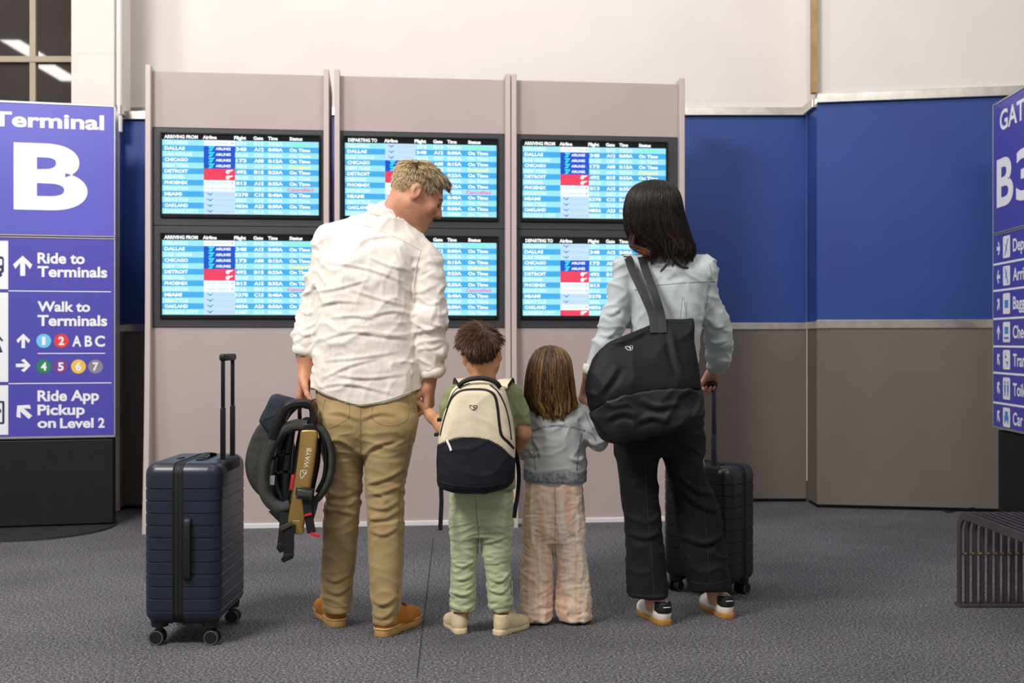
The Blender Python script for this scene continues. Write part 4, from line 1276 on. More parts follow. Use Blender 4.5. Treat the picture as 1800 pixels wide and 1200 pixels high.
# ---- short hair: strands rooted on the scalp
def scalp_strands(H, n, length, flow, mask, bvh, r_out=.16, lift=.5, segs=5, jitter=.35):
    out = []; tries = 0
    while len(out) < n and tries < n * 12:
        tries += 1
        d = rng.normal(size=3); d /= np.linalg.norm(d)
        loc = Vector(d)
        if not mask(loc): continue
        o = H.c + H.R @ Vector((0, -.012, .03)) * H.s
        src = o + (H.R @ loc) * (r_out * H.s)
        h = bvh.ray_cast(src, -(H.R @ loc))
        if h[0] is None: continue
        p, nn = h[0], h[1]
        fl_v, ln, lf = flow(loc)
        fv = H.R @ Vector(fl_v); fv = (fv - nn * fv.dot(nn)); fv.normalize() if fv.length > 1e-4 else None
        jit = Vector(rng.normal(0, jitter, 3)); jit = jit - nn * jit.dot(nn)
        fv = (fv + jit).normalized()
        ln = ln * length * (0.7 + .6 * rng.random()); lf = lift * lf
        pts = []
        q = p - nn * .003
        dirv = (fv * (1 - lf) + nn * (lf + .25)).normalized()
        for j in range(segs):
            pts.append(q[:]); q = q + dirv * (ln / (segs - 1)); dirv = (dirv * .72 + (fv * 1.0 - nn * .12 + Vector((0, 0, -.12))) * .28).normalized() if lf < .75 else (dirv * .9 + fv * .1).normalized()
        out.append(pts)
    return np.array(out)
def clump(Ln, k, pull=.65):
    idx = rng.choice(len(Ln), k, replace=False); roots = Ln[:, 0]
    out = Ln.copy(); cs = np.zeros(len(Ln)); tone = rng.normal(0, 1, k)
    for a in range(0, len(Ln), 500):
        d = ((roots[a:a + 500, None, :] - roots[idx][None]) ** 2).sum(2); j = d.argmin(1)
        t = np.linspace(0, 1, Ln.shape[1])[None, :, None] ** 1.3
        out[a:a + 500] = Ln[a:a + 500] * (1 - pull * t) + Ln[idx[j]] * (pull * t); cs[a:a + 500] = tone[j]
    return out, cs
def scalp_cap(H, mask, grow=1.035):
    # thin layer of hair close to the skin under the strands
    c = H.p(0, -.012, .036); R_ = np.array(H.R); r = np.array([.077, .099, .087]) * H.s * grow
    nu, nv = 64, 40; Vv = []; Qs = []
    ok = {}
    for j in range(nv + 1):
        for i in range(nu):
            th = math.pi * j / nv; ph = 2 * math.pi * i / nu
            d = np.array([math.sin(th) * math.cos(ph), math.sin(th) * math.sin(ph), math.cos(th)])
            Vv.append(np.array(c) + R_ @ (d * r)); ok[j * nu + i] = mask(tuple(d * r / np.linalg.norm(d * r) + np.array([0, 0, .0])))
    for j in range(nv):
        for i in range(nu):
            q = [j * nu + i, j * nu + (i + 1) % nu, (j + 1) * nu + (i + 1) % nu, (j + 1) * nu + i]
            if all(ok[x] for x in q): Qs.append(q)
    return np.array(Vv), np.array(Qs)
def ear_zone(d): return abs(d[0]) > .80 and -.30 < d[1] < .30 and d[2] < .02
def mask_m(d):
    x, y, z = d
    if ear_zone(d): return False
    if y > .60 and z < .50: return False
    lim = -.46 if y < -.25 else (-.46 + .62 * (y + .25) if y < .60 else .3)
    return z > lim
WHORL = Vector((.1, -.45, .88)).normalized()
def flow_m(d):
    d = Vector(d); w = d - WHORL * d.dot(WHORL); w.normalize()
    v = w + Vector((.15, 0, -.25 if d.z < .4 else 0))
    front = max(0, min(1, (d.y - .25) / .4)) * max(0, min(1, (d.z - .15) / .3))
    top = max(0, min(1, (d.z - .2) / .5))
    return v, .62 + .5 * top + .35 * front, .16 + .34 * top + .45 * front
Ln = scalp_strands(H, 7000, .036, flow_m, mask_m, HB, jitter=.38)
# colour: greyer and lighter at the back, darker at the front
loc = (Ln[:, 0] - np.array(H.c)) @ np.array(H.R)
Ln, cs = clump(Ln, 850, .5)
shade = np.clip(.50 - 4.6 * loc[:, 1] + .24 * cs + rng.normal(0, .20, len(Ln)), 0, 1)
strands('hair', Ln, .0014, .0004, M_HAIR_M, T, shade=shade, extra=scalp_cap(H, mask_m, 1.02))
# stubble on the jaw
def mask_b(d): return d[1] > .15 and d[2] < -.52 and abs(d[0]) < .85 and not (d[1] > .8)
Lb = scalp_strands(H, 900, .006, lambda d: ((0, .2, -1), 1, .3), mask_b, HB, segs=3)
strands('stubble', Lb, .0005, .0002, M_BEARD, body)

# ---- linen shirt
f = Field((-.93, 4.06, .82), (-.20, 4.66, 1.66), .0055)
f.stack(rows_px([(722, 547, 744, .125), (690, 547, 744, .128), (650, 551, 740, .132), (600, 553, 733, .135), (550, 555, 728, .136), (500, 554, 731, .135), (460, 556, 740, .125), (430, 566, 742, .105), (410, 590, 730, .08), (392, 630, 715, .06)], ZM, .13), 2.4, k=.03)
f.cone(pm(672, 386), pm(582, 420), .040, .062, .04); f.cone(pm(690, 396), pm(747, 456), .05, .056, .045)
f.cone(pm(683, 382), pm(683, 400), .064, .07, .03)
f.chain([pm(580, 428), pm(566, 490, .01), pm(551, 552, .03), pm(541, 585, .02), pm(535, 612, .01)], [.064, .056, .052, .049, .043], .03)
f.chain([pm(747, 460), pm(753, 500, -.01), pm(755, 560, -.02), pm(756, 610, -.01), pm(759, 645, 0)], [.058, .057, .063, .057, .047], .03)
# cloth hangs loose: flatten lower cut along a shirt-tail hem
hx = np.array([(p - 900) * ZM / F for p in (500, 549, 575, 610, 642, 680, 708, 741, 800)])
hz = np.array([CH - (p - 600) * ZM / F for p in (676, 681, 691, 705, 712, 706, 697, 685, 680)])
sx = (545 - 900) * ZM / F, (747 - 900) * ZM / F
f.cut(lambda X, Y, Z_: np.where((X > sx[0]) & (X < sx[1]), csp(X, hx, hz) - Z_, -1.0), .006)
f.cut(lambda X, Y, Z_: np.where(X <= sx[0], (CH - (628 - 600) * ZM / F) - Z_, -1.0), .004)
f.cut(lambda X, Y, Z_: np.where(X >= sx[1], (CH - (662 - 600) * ZM / F) - Z_, -1.0), .004)
f.cone(H.p(0, -.03, -.04), pm(685, 392), .055, .06, .004, 'sub')
V, Q = f.mesh(3); N = normals(V, Q)
def pxl(*pts): return [((a - 900) * ZM / F, CH - (b - 600) * ZM / F) for a, b in pts]
V = crumple(V, N, (6, 6, 15), .0055, 3, 2.2, warp=.06)
V = crumple(V, N, (14, 14, 7), .0032, 9, 2.5, warp=.03)
sleeve = ((V[:, 0] < sx[0] + .03) | (V[:, 0] > sx[1] - .045)) & (V[:, 2] < 1.42)
N = normals(V, Q); V = crumple(V, N, (12, 12, 24), .0085, 21, 2.0, mask=np.where(sleeve, 1.0, .15))
N = normals(V, Q)
lines = [pxl((554, 514), (600, 509), (658, 493)), pxl((621, 510), (675, 527), (728, 541)), pxl((575, 463), (637, 472), (683, 485), (726, 504)), pxl((560, 600), (625, 583), (675, 589), (728, 594)),
         pxl((575, 633), (642, 627), (705, 617)), pxl((570, 665), (625, 640), (680, 626)), pxl((560, 540), (600, 531), (650, 534)), pxl((650, 560), (690, 548), (726, 552)), pxl((585, 560), (630, 556), (670, 562)),
         pxl((560, 680), (620, 672), (700, 690)), pxl((590, 655), (650, 662), (720, 655)), pxl((655, 455), (690, 470), (728, 478)), pxl((736, 452), (731, 500), (729, 560)), pxl((557, 440), (556, 520), (555, 620)),
         pxl((735, 520), (755, 535), (778, 530)), pxl((733, 570), (756, 580), (780, 572)), pxl((742, 600), (760, 612), (782, 603)), pxl((530, 545), (543, 552), (553, 548)), pxl((525, 580), (538, 588), (552, 582))]
V = folds(V, N, lines, ZM, .0045, .0062)
V = relaxm(V, Q, .35)
shirt = mk('shirt', V, Q, M_LINEN, T, True, world=True)
SB = bvh_of(V, Q)
strip_on(SB, pxl((561, 404), (585, 396), (620, 395), (660, 403), (700, 420), (743, 442)), .004, .0012, off=.0005).obj('yoke_seam', M_LINEN_ST, shirt, world=True)
strip_on(SB, pxl((742, 443), (735, 470), (730, 510), (728, 560)), .003, .001, off=.0005).obj('armhole_seam', M_LINEN_ST, shirt, world=True)
strip_on(SB, pxl((550, 678), (575, 686), (610, 700), (642, 707), (680, 701), (708, 692), (740, 681)), .003, .001, off=.0005).obj('hem_seam', M_LINEN_ST, shirt, world=True)
# collar: standing band round the neck, sloping down to the front
cpt = []
nrm = (H.p(0, -.03, -.05) - pm(685, 396)).normalized()
for k in range(28):
    a = 2 * math.pi * k / 28
    c = pm(681, 380, .005) + Vector((.073 * math.cos(a), .070 * math.sin(a), 0)); c.z += -.026 * math.cos(a) - .004 * math.sin(a)
    cpt.append(c)
B().tube(cpt, .004, .021, seg=10, closed=True, up=(.1, .05, 1), sq=3).obj('collar', M_LINEN, shirt, world=True)
# rolled cuffs
def cuff(c, r, ry, tilt, hgt, m, parent, name='cuff', th=.006, seed=1):
    n = 30; Vv = []; rowsn = 7
    for j in range(rowsn):
        t = j / (rowsn - 1)
        bul = th * math.sin(math.pi * t) + .001
        for k in range(n):
            a = 2 * math.pi * k / n
            wv = .003 * math.sin(3 * a + seed) + .002 * math.sin(5 * a + 2 * seed + 3 * t)
            x = (r + bul + wv) * math.cos(a); y = (ry + bul + wv) * math.sin(a)
            Vv.append((c[0] + x, c[1] + y, c[2] + (t - .5) * hgt + tilt[0] * x + tilt[1] * y))
    fs = [(j * n + k, j * n + (k + 1) % n, (j + 1) * n + (k + 1) % n, (j + 1) * n + k) for j in range(rowsn - 1) for k in range(n)]
    fs.append(tuple(range(n))[::-1]); fs.append(tuple((rowsn - 1) * n + k for k in range(n)))
    return mk(name, Vv, fs, m, parent, True, world=True)
cuff(pm(534, 614, .01), .0385, .043, (-.12, .1), .034, M_LINEN, shirt, seed=1)
cuff(pm(760, 652, 0), .043, .047, (.12, .1), .040, M_LINEN, shirt, seed=3, th=.008)

# ---- khaki trousers
def leg_rows(lst, Z0): return rows_px(lst, Z0, .07)
f = Field((-.82, 4.12, .03), (-.24, 4.66, .98), .0055)
f.stack(rows_px([(665, 556, 734, .10), (700, 556, 737, .112), (730, 560, 734, .118), (765, 564, 727, .115), (795, 570, 718, .09)], ZM, .11), 2.5, k=.02)
f.stack(leg_rows([(735, 561, 641, .10, -.01), (780, 566, 641, .098, 0), (836, 572, 637, .085, .02), (873, 573, 635, .078, .025), (911, 568, 631, .074, .03), (952, 568, 628, .072, .045), (1002, 565, 623, .068, .06), (1036, 564, 619, .068, .065), (1073, 571, 616, .072, .062)], ZM), 2.3, k=.02)
f.stack(leg_rows([(735, 641, 732, .10, -.015), (780, 641, 724, .10, -.015), (815, 641, 719, .09, -.02), (857, 643, 711, .08, -.025), (898, 645, 709, .075, -.03), (932, 647, 711, .074, -.035), (994, 649, 709, .072, -.045), (1040, 652, 706, .070, -.055), (1093, 656, 700, .074, -.062)], ZM), 2.3, k=.02)
f.ell(pm(605, 748, -.065), (.072, .06, .075), k=.05); f.ell(pm(690, 748, -.065), (.075, .06, .075), k=.05)
f.cone(pm(641, 715, -.145), pm(641, 800, -.125), .008, .01, .03, 'sub')
V, Q = f.mesh(3); N = normals(V, Q)
z = V[:, 2]
zk = CH - (880 - 600) * ZM / F
mk_ = .35 + 1.0 * np.exp(-((z - zk) / .085) ** 2) + .7 * np.exp(-((z - .11) / .07) ** 2) + .5 * np.exp(-((z - .72) / .06) ** 2)
V = crumple(V, N, (9, 9, 22), .006, 31, 2.2, mask=mk_, warp=.03)
N = normals(V, Q)
lines = [pxl((575, 862), (605, 868), (634, 858)), pxl((574, 878), (600, 884), (633, 880)), pxl((573, 893), (600, 893), (630, 903)), pxl((646, 865), (680, 858), (708, 848)), pxl((646, 882), (680, 886), (709, 872)), pxl((647, 904), (680, 903), (708, 890)),
         pxl((648, 845), (690, 832), (714, 818)), pxl((640, 800), (665, 778), (700, 768)), pxl((637, 792), (610, 770), (585, 768)), pxl((655, 925), (680, 930), (705, 918)), pxl((570, 1012), (590, 1020), (616, 1008)), pxl((572, 1035), (595, 1042), (615, 1030)), pxl((655, 1040), (680, 1048), (703, 1036)), pxl((657, 1065), (680, 1070), (700, 1055)),
         pxl((640, 735), (612, 722), (585, 722)), pxl((642, 733), (672, 722), (705, 724))]
V = folds(V, N, lines, ZM, .0065, .008)
V = relaxm(V, Q, .3)
tr = mk('trousers', V, Q, M_CHINO, T, True, world=True)
PB = bvh_of(V, Q)
for ln in ([(578, 700), (574, 724), (582, 742), (590, 748), (612, 737), (622, 728), (622, 704)], [(662, 708), (662, 733), (690, 744), (715, 738), (722, 726), (720, 700)]):
    strip_on(PB, pxl(*ln), .0022, .0009, n=5, off=.0004).obj('pocket_stitching', M_CHINO_ST, tr, world=True)
strip_on(PB, pxl((641, 708), (641, 740), (640, 790)), .0025, .001, off=.0004).obj('seat_seam', M_CHINO_ST, tr, world=True)
strip_on(PB, pxl((731, 735), (722, 780), (712, 830), (705, 870), (704, 930), (705, 1000), (702, 1075)), .0025, .001, off=.0004).obj('side_seam', M_CHINO_ST, tr, world=True)
strip_on(PB, pxl((571, 1062), (590, 1067), (616, 1067)), .0025, .001, off=.0004).obj('hem_stitching', M_CHINO_ST, tr, world=True)
strip_on(PB, pxl((656, 1084), (680, 1085), (700, 1076)), .0025, .001, off=.0004).obj('hem_stitching', M_CHINO_ST, tr, world=True)
# ---- shoes
hl = W(594, 1103, ZF(1103)); hr = W(669, 1120, ZF(1120))
shoe(T, (hl.x + .004, hl.y), 23, .285, 1.0, M_TANLEATHER, M_CREPE, M_LACE_BR, 'low', two=M_WELT)
shoe(T, (hr.x - .004, hr.y), -24, .285, 1.0, M_TANLEATHER, M_CREPE, M_LACE_BR, 'low', two=M_WELT)
# ================================================================== boy
M_SKIN_K = skin_mat('child_skin', (206, 150, 112))
M_OLIVE = mix_mat('olive_cotton', (140, 148, 106), (122, 130, 88), 18, .35, .65, .9, bump=(500, .2, .001), sheen=.15)
M_SAGE = mix_mat('sage_linen', (188, 196, 158), (166, 175, 136), 12, .3, .7, .88, bump=(260, .3, .0016), stretch=(.35, 1, 2.2), sheen=.1)
M_BEIGESHOE = mix_mat('beige_knit', (222, 204, 168), (206, 186, 148), 60, .3, .7, .85, bump=(300, .3, .001))
M_CREAMSOLE = mat('cream_foam_sole', (224, 205, 162), .7, var=(20, .05))
M_LACE_BG = mat('beige_lace', (214, 198, 162), .8)
M_HAIR_B = hair_mat('dark_brown_hair', (28, 17, 12), (112, 72, 44))
ZB = 4.31; pb = PXL(ZB)
def pxb(Z0): return lambda *pts: [((a - 900) * Z0 / F, CH - (b - 600) * Z0 / F) for a, b in pts]
T = thing('person', 'small boy in an olive T-shirt and sage trousers wearing a backpack', 'person', (-.11, 4.33, 0))
BOY = T
H = HeadFrame(pb(847, 624), 0, 6, -7, .86)
f = Field((-.40, 4.05, .04), (.10, 4.62, 1.24), .0042)
add_head(f, H, child=True)
f.cone(H.p(0, -.035, -.05), pb(850, 672), .040, .043, .02); f.cone(H.p(0, -.01, -.06), pb(850, 668), .036, .042, .02)
f.stack(rows_px([(860, 800, 896, .06), (780, 806, 896, .062), (710, 806, 896, .06), (685, 818, 885, .045)], ZB, .06), k=.03)
f.chain([pb(903, 694), pb(921, 762), pb(912, 784, .07), pb(905, 792, .14)], [.03, .0265, .024, .02], .015)
f.chain([pb(798, 694), pb(779, 752), pb(760, 732, .02), pb(745, 717, .04)], [.03, .0265, .0225, .018], .015)
add_hand(f, pb(905, 792, .14), (-.1, 1, -.3), (.4, .3, 1), 1, .62, curl=(35, 45, 30))
add_hand(f, pb(745, 717, .04), (-.55, .12, .75), (.75, .1, .6), 1, .62, curl=(20, 40, 30), thumb=(.7, .5, -.3))
f.chain([pb(822, 870), pb(816, 960), pb(812, 1090)], [.045, .038, .024], .015); f.chain([pb(872, 870), pb(876, 960), pb(878, 1090)], [.045, .038, .024], .015)
V, Q = f.mesh(2); body = mk('body', V, Q, M_SKIN_K, T, True, world=True); HB = bvh_of(V, Q)
def face_bits(H, body, lash=M_LASH):
    for q in (-1, 1):
        B().tube(smooth_path([H.p(q * .018, .0925, .003), H.p(q * .026, .0955, .001), H.p(q * .034, .094, .001), H.p(q * .043, .088, .003)], 4), .002 * H.s, seg=5).obj('eyelashes', lash, body, world=True)
        B().tube(smooth_path([H.p(q * .016, .095, .022), H.p(q * .032, .092, .027), H.p(q * .048, .08, .021)], 4), .0022 * H.s, seg=5).obj('eyebrow', lash, body, world=True)
    B().tube(smooth_path([H.p(-.022, .093, -.0645), H.p(-.008, .1035, -.064), H.p(.008, .1035, -.064), H.p(.022, .093, -.0645)], 5), .0022 * H.s, .0018 * H.s, seg=6).obj('lips', M_LIPS, body, world=True)
face_bits(H, body)
def mask_b2(d):
    if abs(d[0]) > .72 and -.38 < d[1] < .34 and d[2] < .04: return False
    if d[1] > .55 and d[2] < .35: return False
    lim = -.66 if d[1] < -.25 else -.45 + .7 * max(0, d[1] + .1)
    return d[2] > lim
WHORL = Vector((.3, -.35, .88)).normalized()
def flow_b(d):
    d = Vector(d); w = d - WHORL * d.dot(WHORL); w.normalize()
    sw = WHORL.cross(w) * .55
    top = max(0, min(1, (d.z - .05) / .5)); nape = max(0, min(1, (-d.z + .05) / .5))
    return w + sw * top + Vector((-.3 * top, 0, -.35 * (1 - top))), (1.05 - .72 * nape - .15 * (1 - top)) * (1 - .55 * max(0, min(1, (abs(d.x) - .45) / .3)) * max(0, min(1, (.75 - d.z) / .35))), .2 + .22 * top - .15 * nape
Ln = scalp_strands(H, 7000, .058, flow_b, mask_b2, HB, segs=6, jitter=.26, r_out=.17)
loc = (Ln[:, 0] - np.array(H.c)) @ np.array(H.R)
Ln, cs = clump(Ln, 900, .42)
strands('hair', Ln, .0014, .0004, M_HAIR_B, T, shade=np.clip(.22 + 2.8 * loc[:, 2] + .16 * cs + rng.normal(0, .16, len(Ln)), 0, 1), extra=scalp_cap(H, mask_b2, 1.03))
# T-shirt
f = Field((-.34, 4.14, .52), (.12, 4.48, 1.02), .005)
f.stack(rows_px([(858, 788, 906, .094), (800, 798, 905, .088), (720, 798, 906, .08), (696, 803, 900, .07), (678, 818, 884, .052)], ZB, .08), 2.5, k=.02)
f.cone(pb(840, 682), pb(803, 694), .03, .036, .03); f.cone(pb(862, 682), pb(897, 692), .03, .037, .03)
f.cone(pb(850, 665), pb(850, 684), .045, .05, .02)
f.chain([pb(902, 694), pb(912, 722), pb(920, 744)], [.036, .034, .030], .02); f.chain([pb(798, 695), pb(789, 720), pb(785, 738)], [.036, .034, .031], .02)
f.cut(lambda X, Y, Z_: np.where(X > (907 - 900) * ZB / F, CH - (748 - 600) * ZB / F - Z_ + .25 * (X - (920 - 900) * ZB / F), -1.0), .003)
f.cut(lambda X, Y, Z_: np.where(X < (794 - 900) * ZB / F, CH - (742 - 600) * ZB / F - Z_, -1.0), .003)
f.cone(H.p(0, -.03, -.05), pb(850, 668), .043, .046, .003, 'sub')
V, Q = f.mesh(2); N = normals(V, Q); V = crumple(V, N, (16, 16, 22), .004, 41, 2.2)
ts = mk('t_shirt', V, Q, M_OLIVE, T, True, world=True)
TB = bvh_of(V, Q); px = pxb(ZB)
strip_on(TB, px((908, 744), (918, 743), (931, 739)), .002, .0008).obj('sleeve_hem', mat('olive_stitching', (96, 112, 70), .9), ts, world=True)
# trousers
f = Field((-.26, 4.16, .05), (.04, 4.46, .60), .0045)
f.stack(rows_px([(842, 796, 897, .072), (878, 790, 903, .083), (910, 790, 902, .082), (940, 791, 900, .065)], ZB, .08), 2.6, k=.015)
f.stack(rows_px([(900, 791, 844, .07), (956, 792, 841, .06), (1007, 793, 836, .052), (1047, 791, 836, .05), (1071, 793, 832, .045)], ZB, .06), 2.4, k=.012)
f.stack(rows_px([(900, 845, 902, .07), (964, 846, 899, .06), (996, 853, 898, .054), (1033, 856, 898, .052), (1057, 859, 901, .05), (1072, 862, 898, .044)], ZB, .06), 2.4, k=.012)
f.cone(pb(840, 850, -.105), pb(843, 940, -.085), .006, .008, .02, 'sub')
V, Q = f.mesh(2); N = normals(V, Q)
V = crumple(V, N, (13, 13, 46), .0036, 51, 2.0, warp=.03); N = normals(V, Q)
V = crumple(V, N, (13, 13, 34), .005, 52, 2.2, mask=np.clip((.36 - V[:, 2]) / .25, 0, 1), warp=.03); N = normals(V, Q)
V = folds(V, N, [px((795, 985), (815, 990), (838, 980)), px((795, 1010), (815, 1013), (834, 1004)), px((856, 1010), (880, 1016), (897, 1003)), px((857, 1030), (880, 1036), (897, 1024)), px((793, 1035), (815, 1040), (835, 1032)), px((845, 950), (870, 945), (897, 935))], ZB, .005, .006)
tr = mk('trousers', V, Q, M_SAGE, T, True, world=True)
M_SAGE_ST = mat('sage_stitching', (112, 122, 86), .9)
PBB = bvh_of(V, Q)
strip_on(PBB, px((837, 868), (839, 900), (842, 930), (843, 955)), .003, .001).obj('seat_seam', M_SAGE_ST, tr, world=True)
cuff(pb(812, 1064, 0), .044, .044, (-.16, .0), .026, M_SAGE, tr, 'trouser_cuff', .005, 2)
cuff(pb(880, 1061, 0), .039, .043, (.05, .0), .030, M_SAGE, tr, 'trouser_cuff', .005, 4)
B().box((0, 0, 0), (.005, .012, .05), .001, 1).obj('cuff_tab', M_SAGE, tr).location = WM[T].inverted() @ pb(899, 1046, -.02)
hl = W(810, 1115, ZF(1115)); hr = W(872, 1117, ZF(1117))
shoe(T, (hl.x + .004, hl.y), 17, .195, 1.08, M_BEIGESHOE, M_CREAMSOLE, M_LACE_BG, 'high')
shoe(T, (hr.x, hr.y), -36, .195, 1.08, M_BEIGESHOE, M_CREAMSOLE, M_LACE_BG, 'high')

# ================================================================== long hair on a volume of sections
def long_hair(parent, rows, n, m, H, mat_, r0=.0012, n_sup=2.0, face=(0.25, 0.5), zface=None, end_jit=.02, wave=.02, flip=.02, shade=None, extra_lines=None, inner=.965, zend=None, res=.006, curl=2.5):
    rows = sorted(rows); A = np.array(rows, float)
    lo = [(A[:, 1] - A[:, 3]).min() - .03, (A[:, 2] - A[:, 4]).min() - .03, A[0, 0] - .02]; hi = [(A[:, 1] + A[:, 3]).max() + .03, (A[:, 2] + A[:, 4]).max() + .03, A[-1, 0] + .03]
    f = Field(lo, hi, res); f.stack([(z, cx, cy, rx * inner, ry * inner) for z, cx, cy, rx, ry in rows], n_sup, k=.0)
    # leave the face free
    fc = H.p(0, .10, -.03); f.ell(fc, [.062 * H.s, .07 * H.s, .085 * H.s], np.array(H.R), .01, 'sub')
    V, Q = f.mesh(2); N = normals(V, Q)
    ang = np.arctan2(V[:, 1] - csp(V[:, 2], A[:, 0], A[:, 2]), V[:, 0] - csp(V[:, 2], A[:, 0], A[:, 1]))
    V = V + N * (.0025 * np.sin(ang * 38 + 6 * np.sin(V[:, 2] * 14)) + .0015 * np.sin(ang * 71))[:, None]
    lines = []; info = []
    ztop = A[-1, 0]; zlow = A[0, 0]
    while len(lines) < n:
        ph = rng.uniform(-math.pi, math.pi)
        side = math.sin(ph)                                     # +1 = face side
        lim = zlow if zend is None else zend(ph)
        if side > .78: continue
        if side > .35: lim = max(lim, zlow + .01)
        ze = lim + rng.normal(0, end_jit); st = rng.random() ** 1.6 * .35
        t = np.linspace(0, 1, m); z = ztop - (ztop - ze) * (st + (1 - st) * t) - .001
        zz = np.clip(z, zlow, ztop)
        cx, cy, rx, ry = [csp(zz, A[:, 0], A[:, j]) for j in (1, 2, 3, 4)]
        off = rng.normal(1.0, .022) + flip * np.clip((t - .8) / .2, 0, 1) * rng.normal(.6, 1.0)
        q = ph + wave * np.sin(curl * 2 * math.pi * t + rng.uniform(0, 6.28)) * (t ** 1.5) * 4 + rng.normal(0, .05) * t
        e = 2 / n_sup
        c_, s_ = np.cos(q), np.sin(q)
        x = cx + rx * off * np.sign(c_) * np.abs(c_) ** e; y = cy + ry * off * np.sign(s_) * np.abs(s_) ** e
        lines.append(np.stack([x, y, z], 1)); info.append((ph, off.mean() if hasattr(off, 'mean') else off))
    lines = np.array(lines)
    if extra_lines is not None: lines = np.concatenate([lines, extra_lines]); info += [(0, 1)] * len(extra_lines)
    nb_ = len(lines) - (0 if extra_lines is None else len(extra_lines))
    j_ = lines[:nb_].copy()
    mid = j_[:, m // 2]; idx = rng.choice(nb_, 240, replace=False); cs = np.zeros(nb_); tone = rng.normal(0, 1, 240); t_ = np.clip((np.linspace(0, 1, m) - .25) / .75, 0, 1)[None, :, None] ** 1.2 * .62
    for a in range(0, nb_, 500):
        jj = ((mid[a:a + 500, None] - mid[idx][None]) ** 2).sum(2).argmin(1); e_ = min(a + 500, nb_)
        lines[a:e_] = j_[a:e_] * (1 - t_) + j_[idx[jj]] * t_; cs[a:e_] = tone[jj]
    sh = shade(lines, info) if shade else None
    if sh is not None: sh[:nb_] = np.clip(sh[:nb_] * (1 + .55 * cs), 0, 1)
    return strands('hair', lines, r0, r0 * .35, mat_, parent, shade=sh, extra=(V, Q))

# ================================================================== girl
M_DENIM = mix_mat('washed_blue_denim', (192, 192, 188), (164, 167, 168), 7, .32, .68, .9, bump=(520, .3, .0012), detail=7, sheen=.1, c3=(180, 181, 180))
M_DENIM_D = mix_mat('faded_denim_seam', (158, 161, 163), (98, 106, 116), 70, .35, .65, .9)
M_PEACH = mix_mat('peach_tie_dye_gauze', (230, 190, 160), (242, 224, 204), 5.5, .38, .60, .9, stretch=(4.4, 4.4, .42), bump=(240, .35, .0018), detail=3, c3=(236, 207, 182), distort=.8)
M_HAIR_G = hair_mat('light_brown_hair', (40, 24, 15), (164, 116, 70), (224, 170, 98))
ZG = 4.46; pg = PXL(ZG); px = pxb(ZG)
T = thing('person', 'little girl in a washed denim jacket and peach tie-dye trousers', 'person', (.17, 4.48, 0))
GIRL = T
H = HeadFrame(pg(969, 662), -6, 4, 3, .80)
f = Field((-.10, 4.24, .03), (.46, 4.74, 1.12), .0042)
add_head(f, H, child=True)
f.cone(H.p(0, -.03, -.05), pg(976, 722), .036, .04, .02)
f.stack(rows_px([(850, 945, 1010, .05), (780, 945, 1012, .055), (725, 948, 1010, .05)], ZG, .06), k=.03)
f.chain([pg(1018, 728), pg(1050, 774, -.02), pg(1045, 755, .04), pg(1040, 742, .08)], [.027, .025, .021, .018], .015)
f.chain([pg(940, 732), pg(932, 788, .02), pg(922, 796, .10), pg(918, 796, .15)], [.027, .025, .021, .018], .015)
add_hand(f, pg(1040, 742, .08), (-.2, .2, .9), (.9, -.2, .3), 1, .56, curl=(25, 40, 30))
add_hand(f, pg(918, 796, .15), (-.3, .9, .1), (.2, .1, 1), 1, .56, curl=(30, 40, 30))
f.chain([pg(950, 870), pg(945, 970), pg(945, 1080)], [.045, .036, .022], .015); f.chain([pg(1000, 870), pg(1005, 970), pg(1008, 1080)], [.045, .036, .022], .015)
V, Q = f.mesh(2); body = mk('body', V, Q, M_SKIN_K, T, True, world=True); face_bits(H, body)
hr_ = rows_px([(607, 962, 974, .012), (608.5, 956, 980, .03), (612, 947, 988, .05), (620, 939, 996, .072), (637, 931, 1003, .09), (660, 926, 1006, .098), (683, 923, 1009, .098), (702, 923, 1012, .092), (716, 930, 1013, .085), (727, 945, 1003, .075)], ZG, .09)
hr_ = [(z, cx, ZG - .012, rx, ry) for z, cx, cy, rx, ry in hr_]
def shade_g(Ls, info):
    x = Ls[:, -1, 0]; mid = Ls[:, Ls.shape[1] // 2, 0]
    return np.clip(.30 + 1.9 * (mid - hr_[4][1]) + rng.normal(0, .2, len(Ls)), 0, 1)
long_hair(T, hr_, 4600, 15, H, M_HAIR_G, .0012, shade=shade_g, end_jit=.014, wave=.03, flip=.06)
# denim jacket
f = Field((-.04, 4.28, .50), (.46, 4.68, .96), .005)
f.stack(rows_px([(850, 925, 1026, .082), (838, 923, 1029, .088), (815, 921, 1032, .092), (781, 927, 1030, .09), (755, 933, 1029, .086), (735, 936, 1026, .08), (718, 948, 1014, .066), (708, 960, 1000, .05)], ZG, .09), 2.6, k=.02)
f.cone(pg(985, 716), pg(1018, 727), .032, .042, .03); f.cone(pg(965, 718), pg(940, 733), .03, .036, .03)
f.chain([pg(1020, 730), pg(1036, 756, -.02), pg(1052, 776, -.02), pg(1047, 758, .05)], [.042, .041, .036, .029], .02)
f.chain([pg(938, 735), pg(933, 765, .01), pg(932, 788, .02), pg(922, 796, .09)], [.037, .036, .034, .028], .02)
V, Q = f.mesh(2); N = normals(V, Q)
V = crumple(V, N, (13, 13, 17), .005, 61, 2.0, warp=.03); N = normals(V, Q)
V = folds(V, N, [px((936, 770), (946, 785), (950, 805)), px((1034, 770), (1040, 778), (1050, 782)), px((928, 790), (938, 795), (946, 790)), px((1000, 800), (1015, 806), (1027, 800))], ZG, .006, .008)
jk = mk('denim_jacket', V, Q, M_DENIM, T, True, world=True); JB = bvh_of(V, Q)
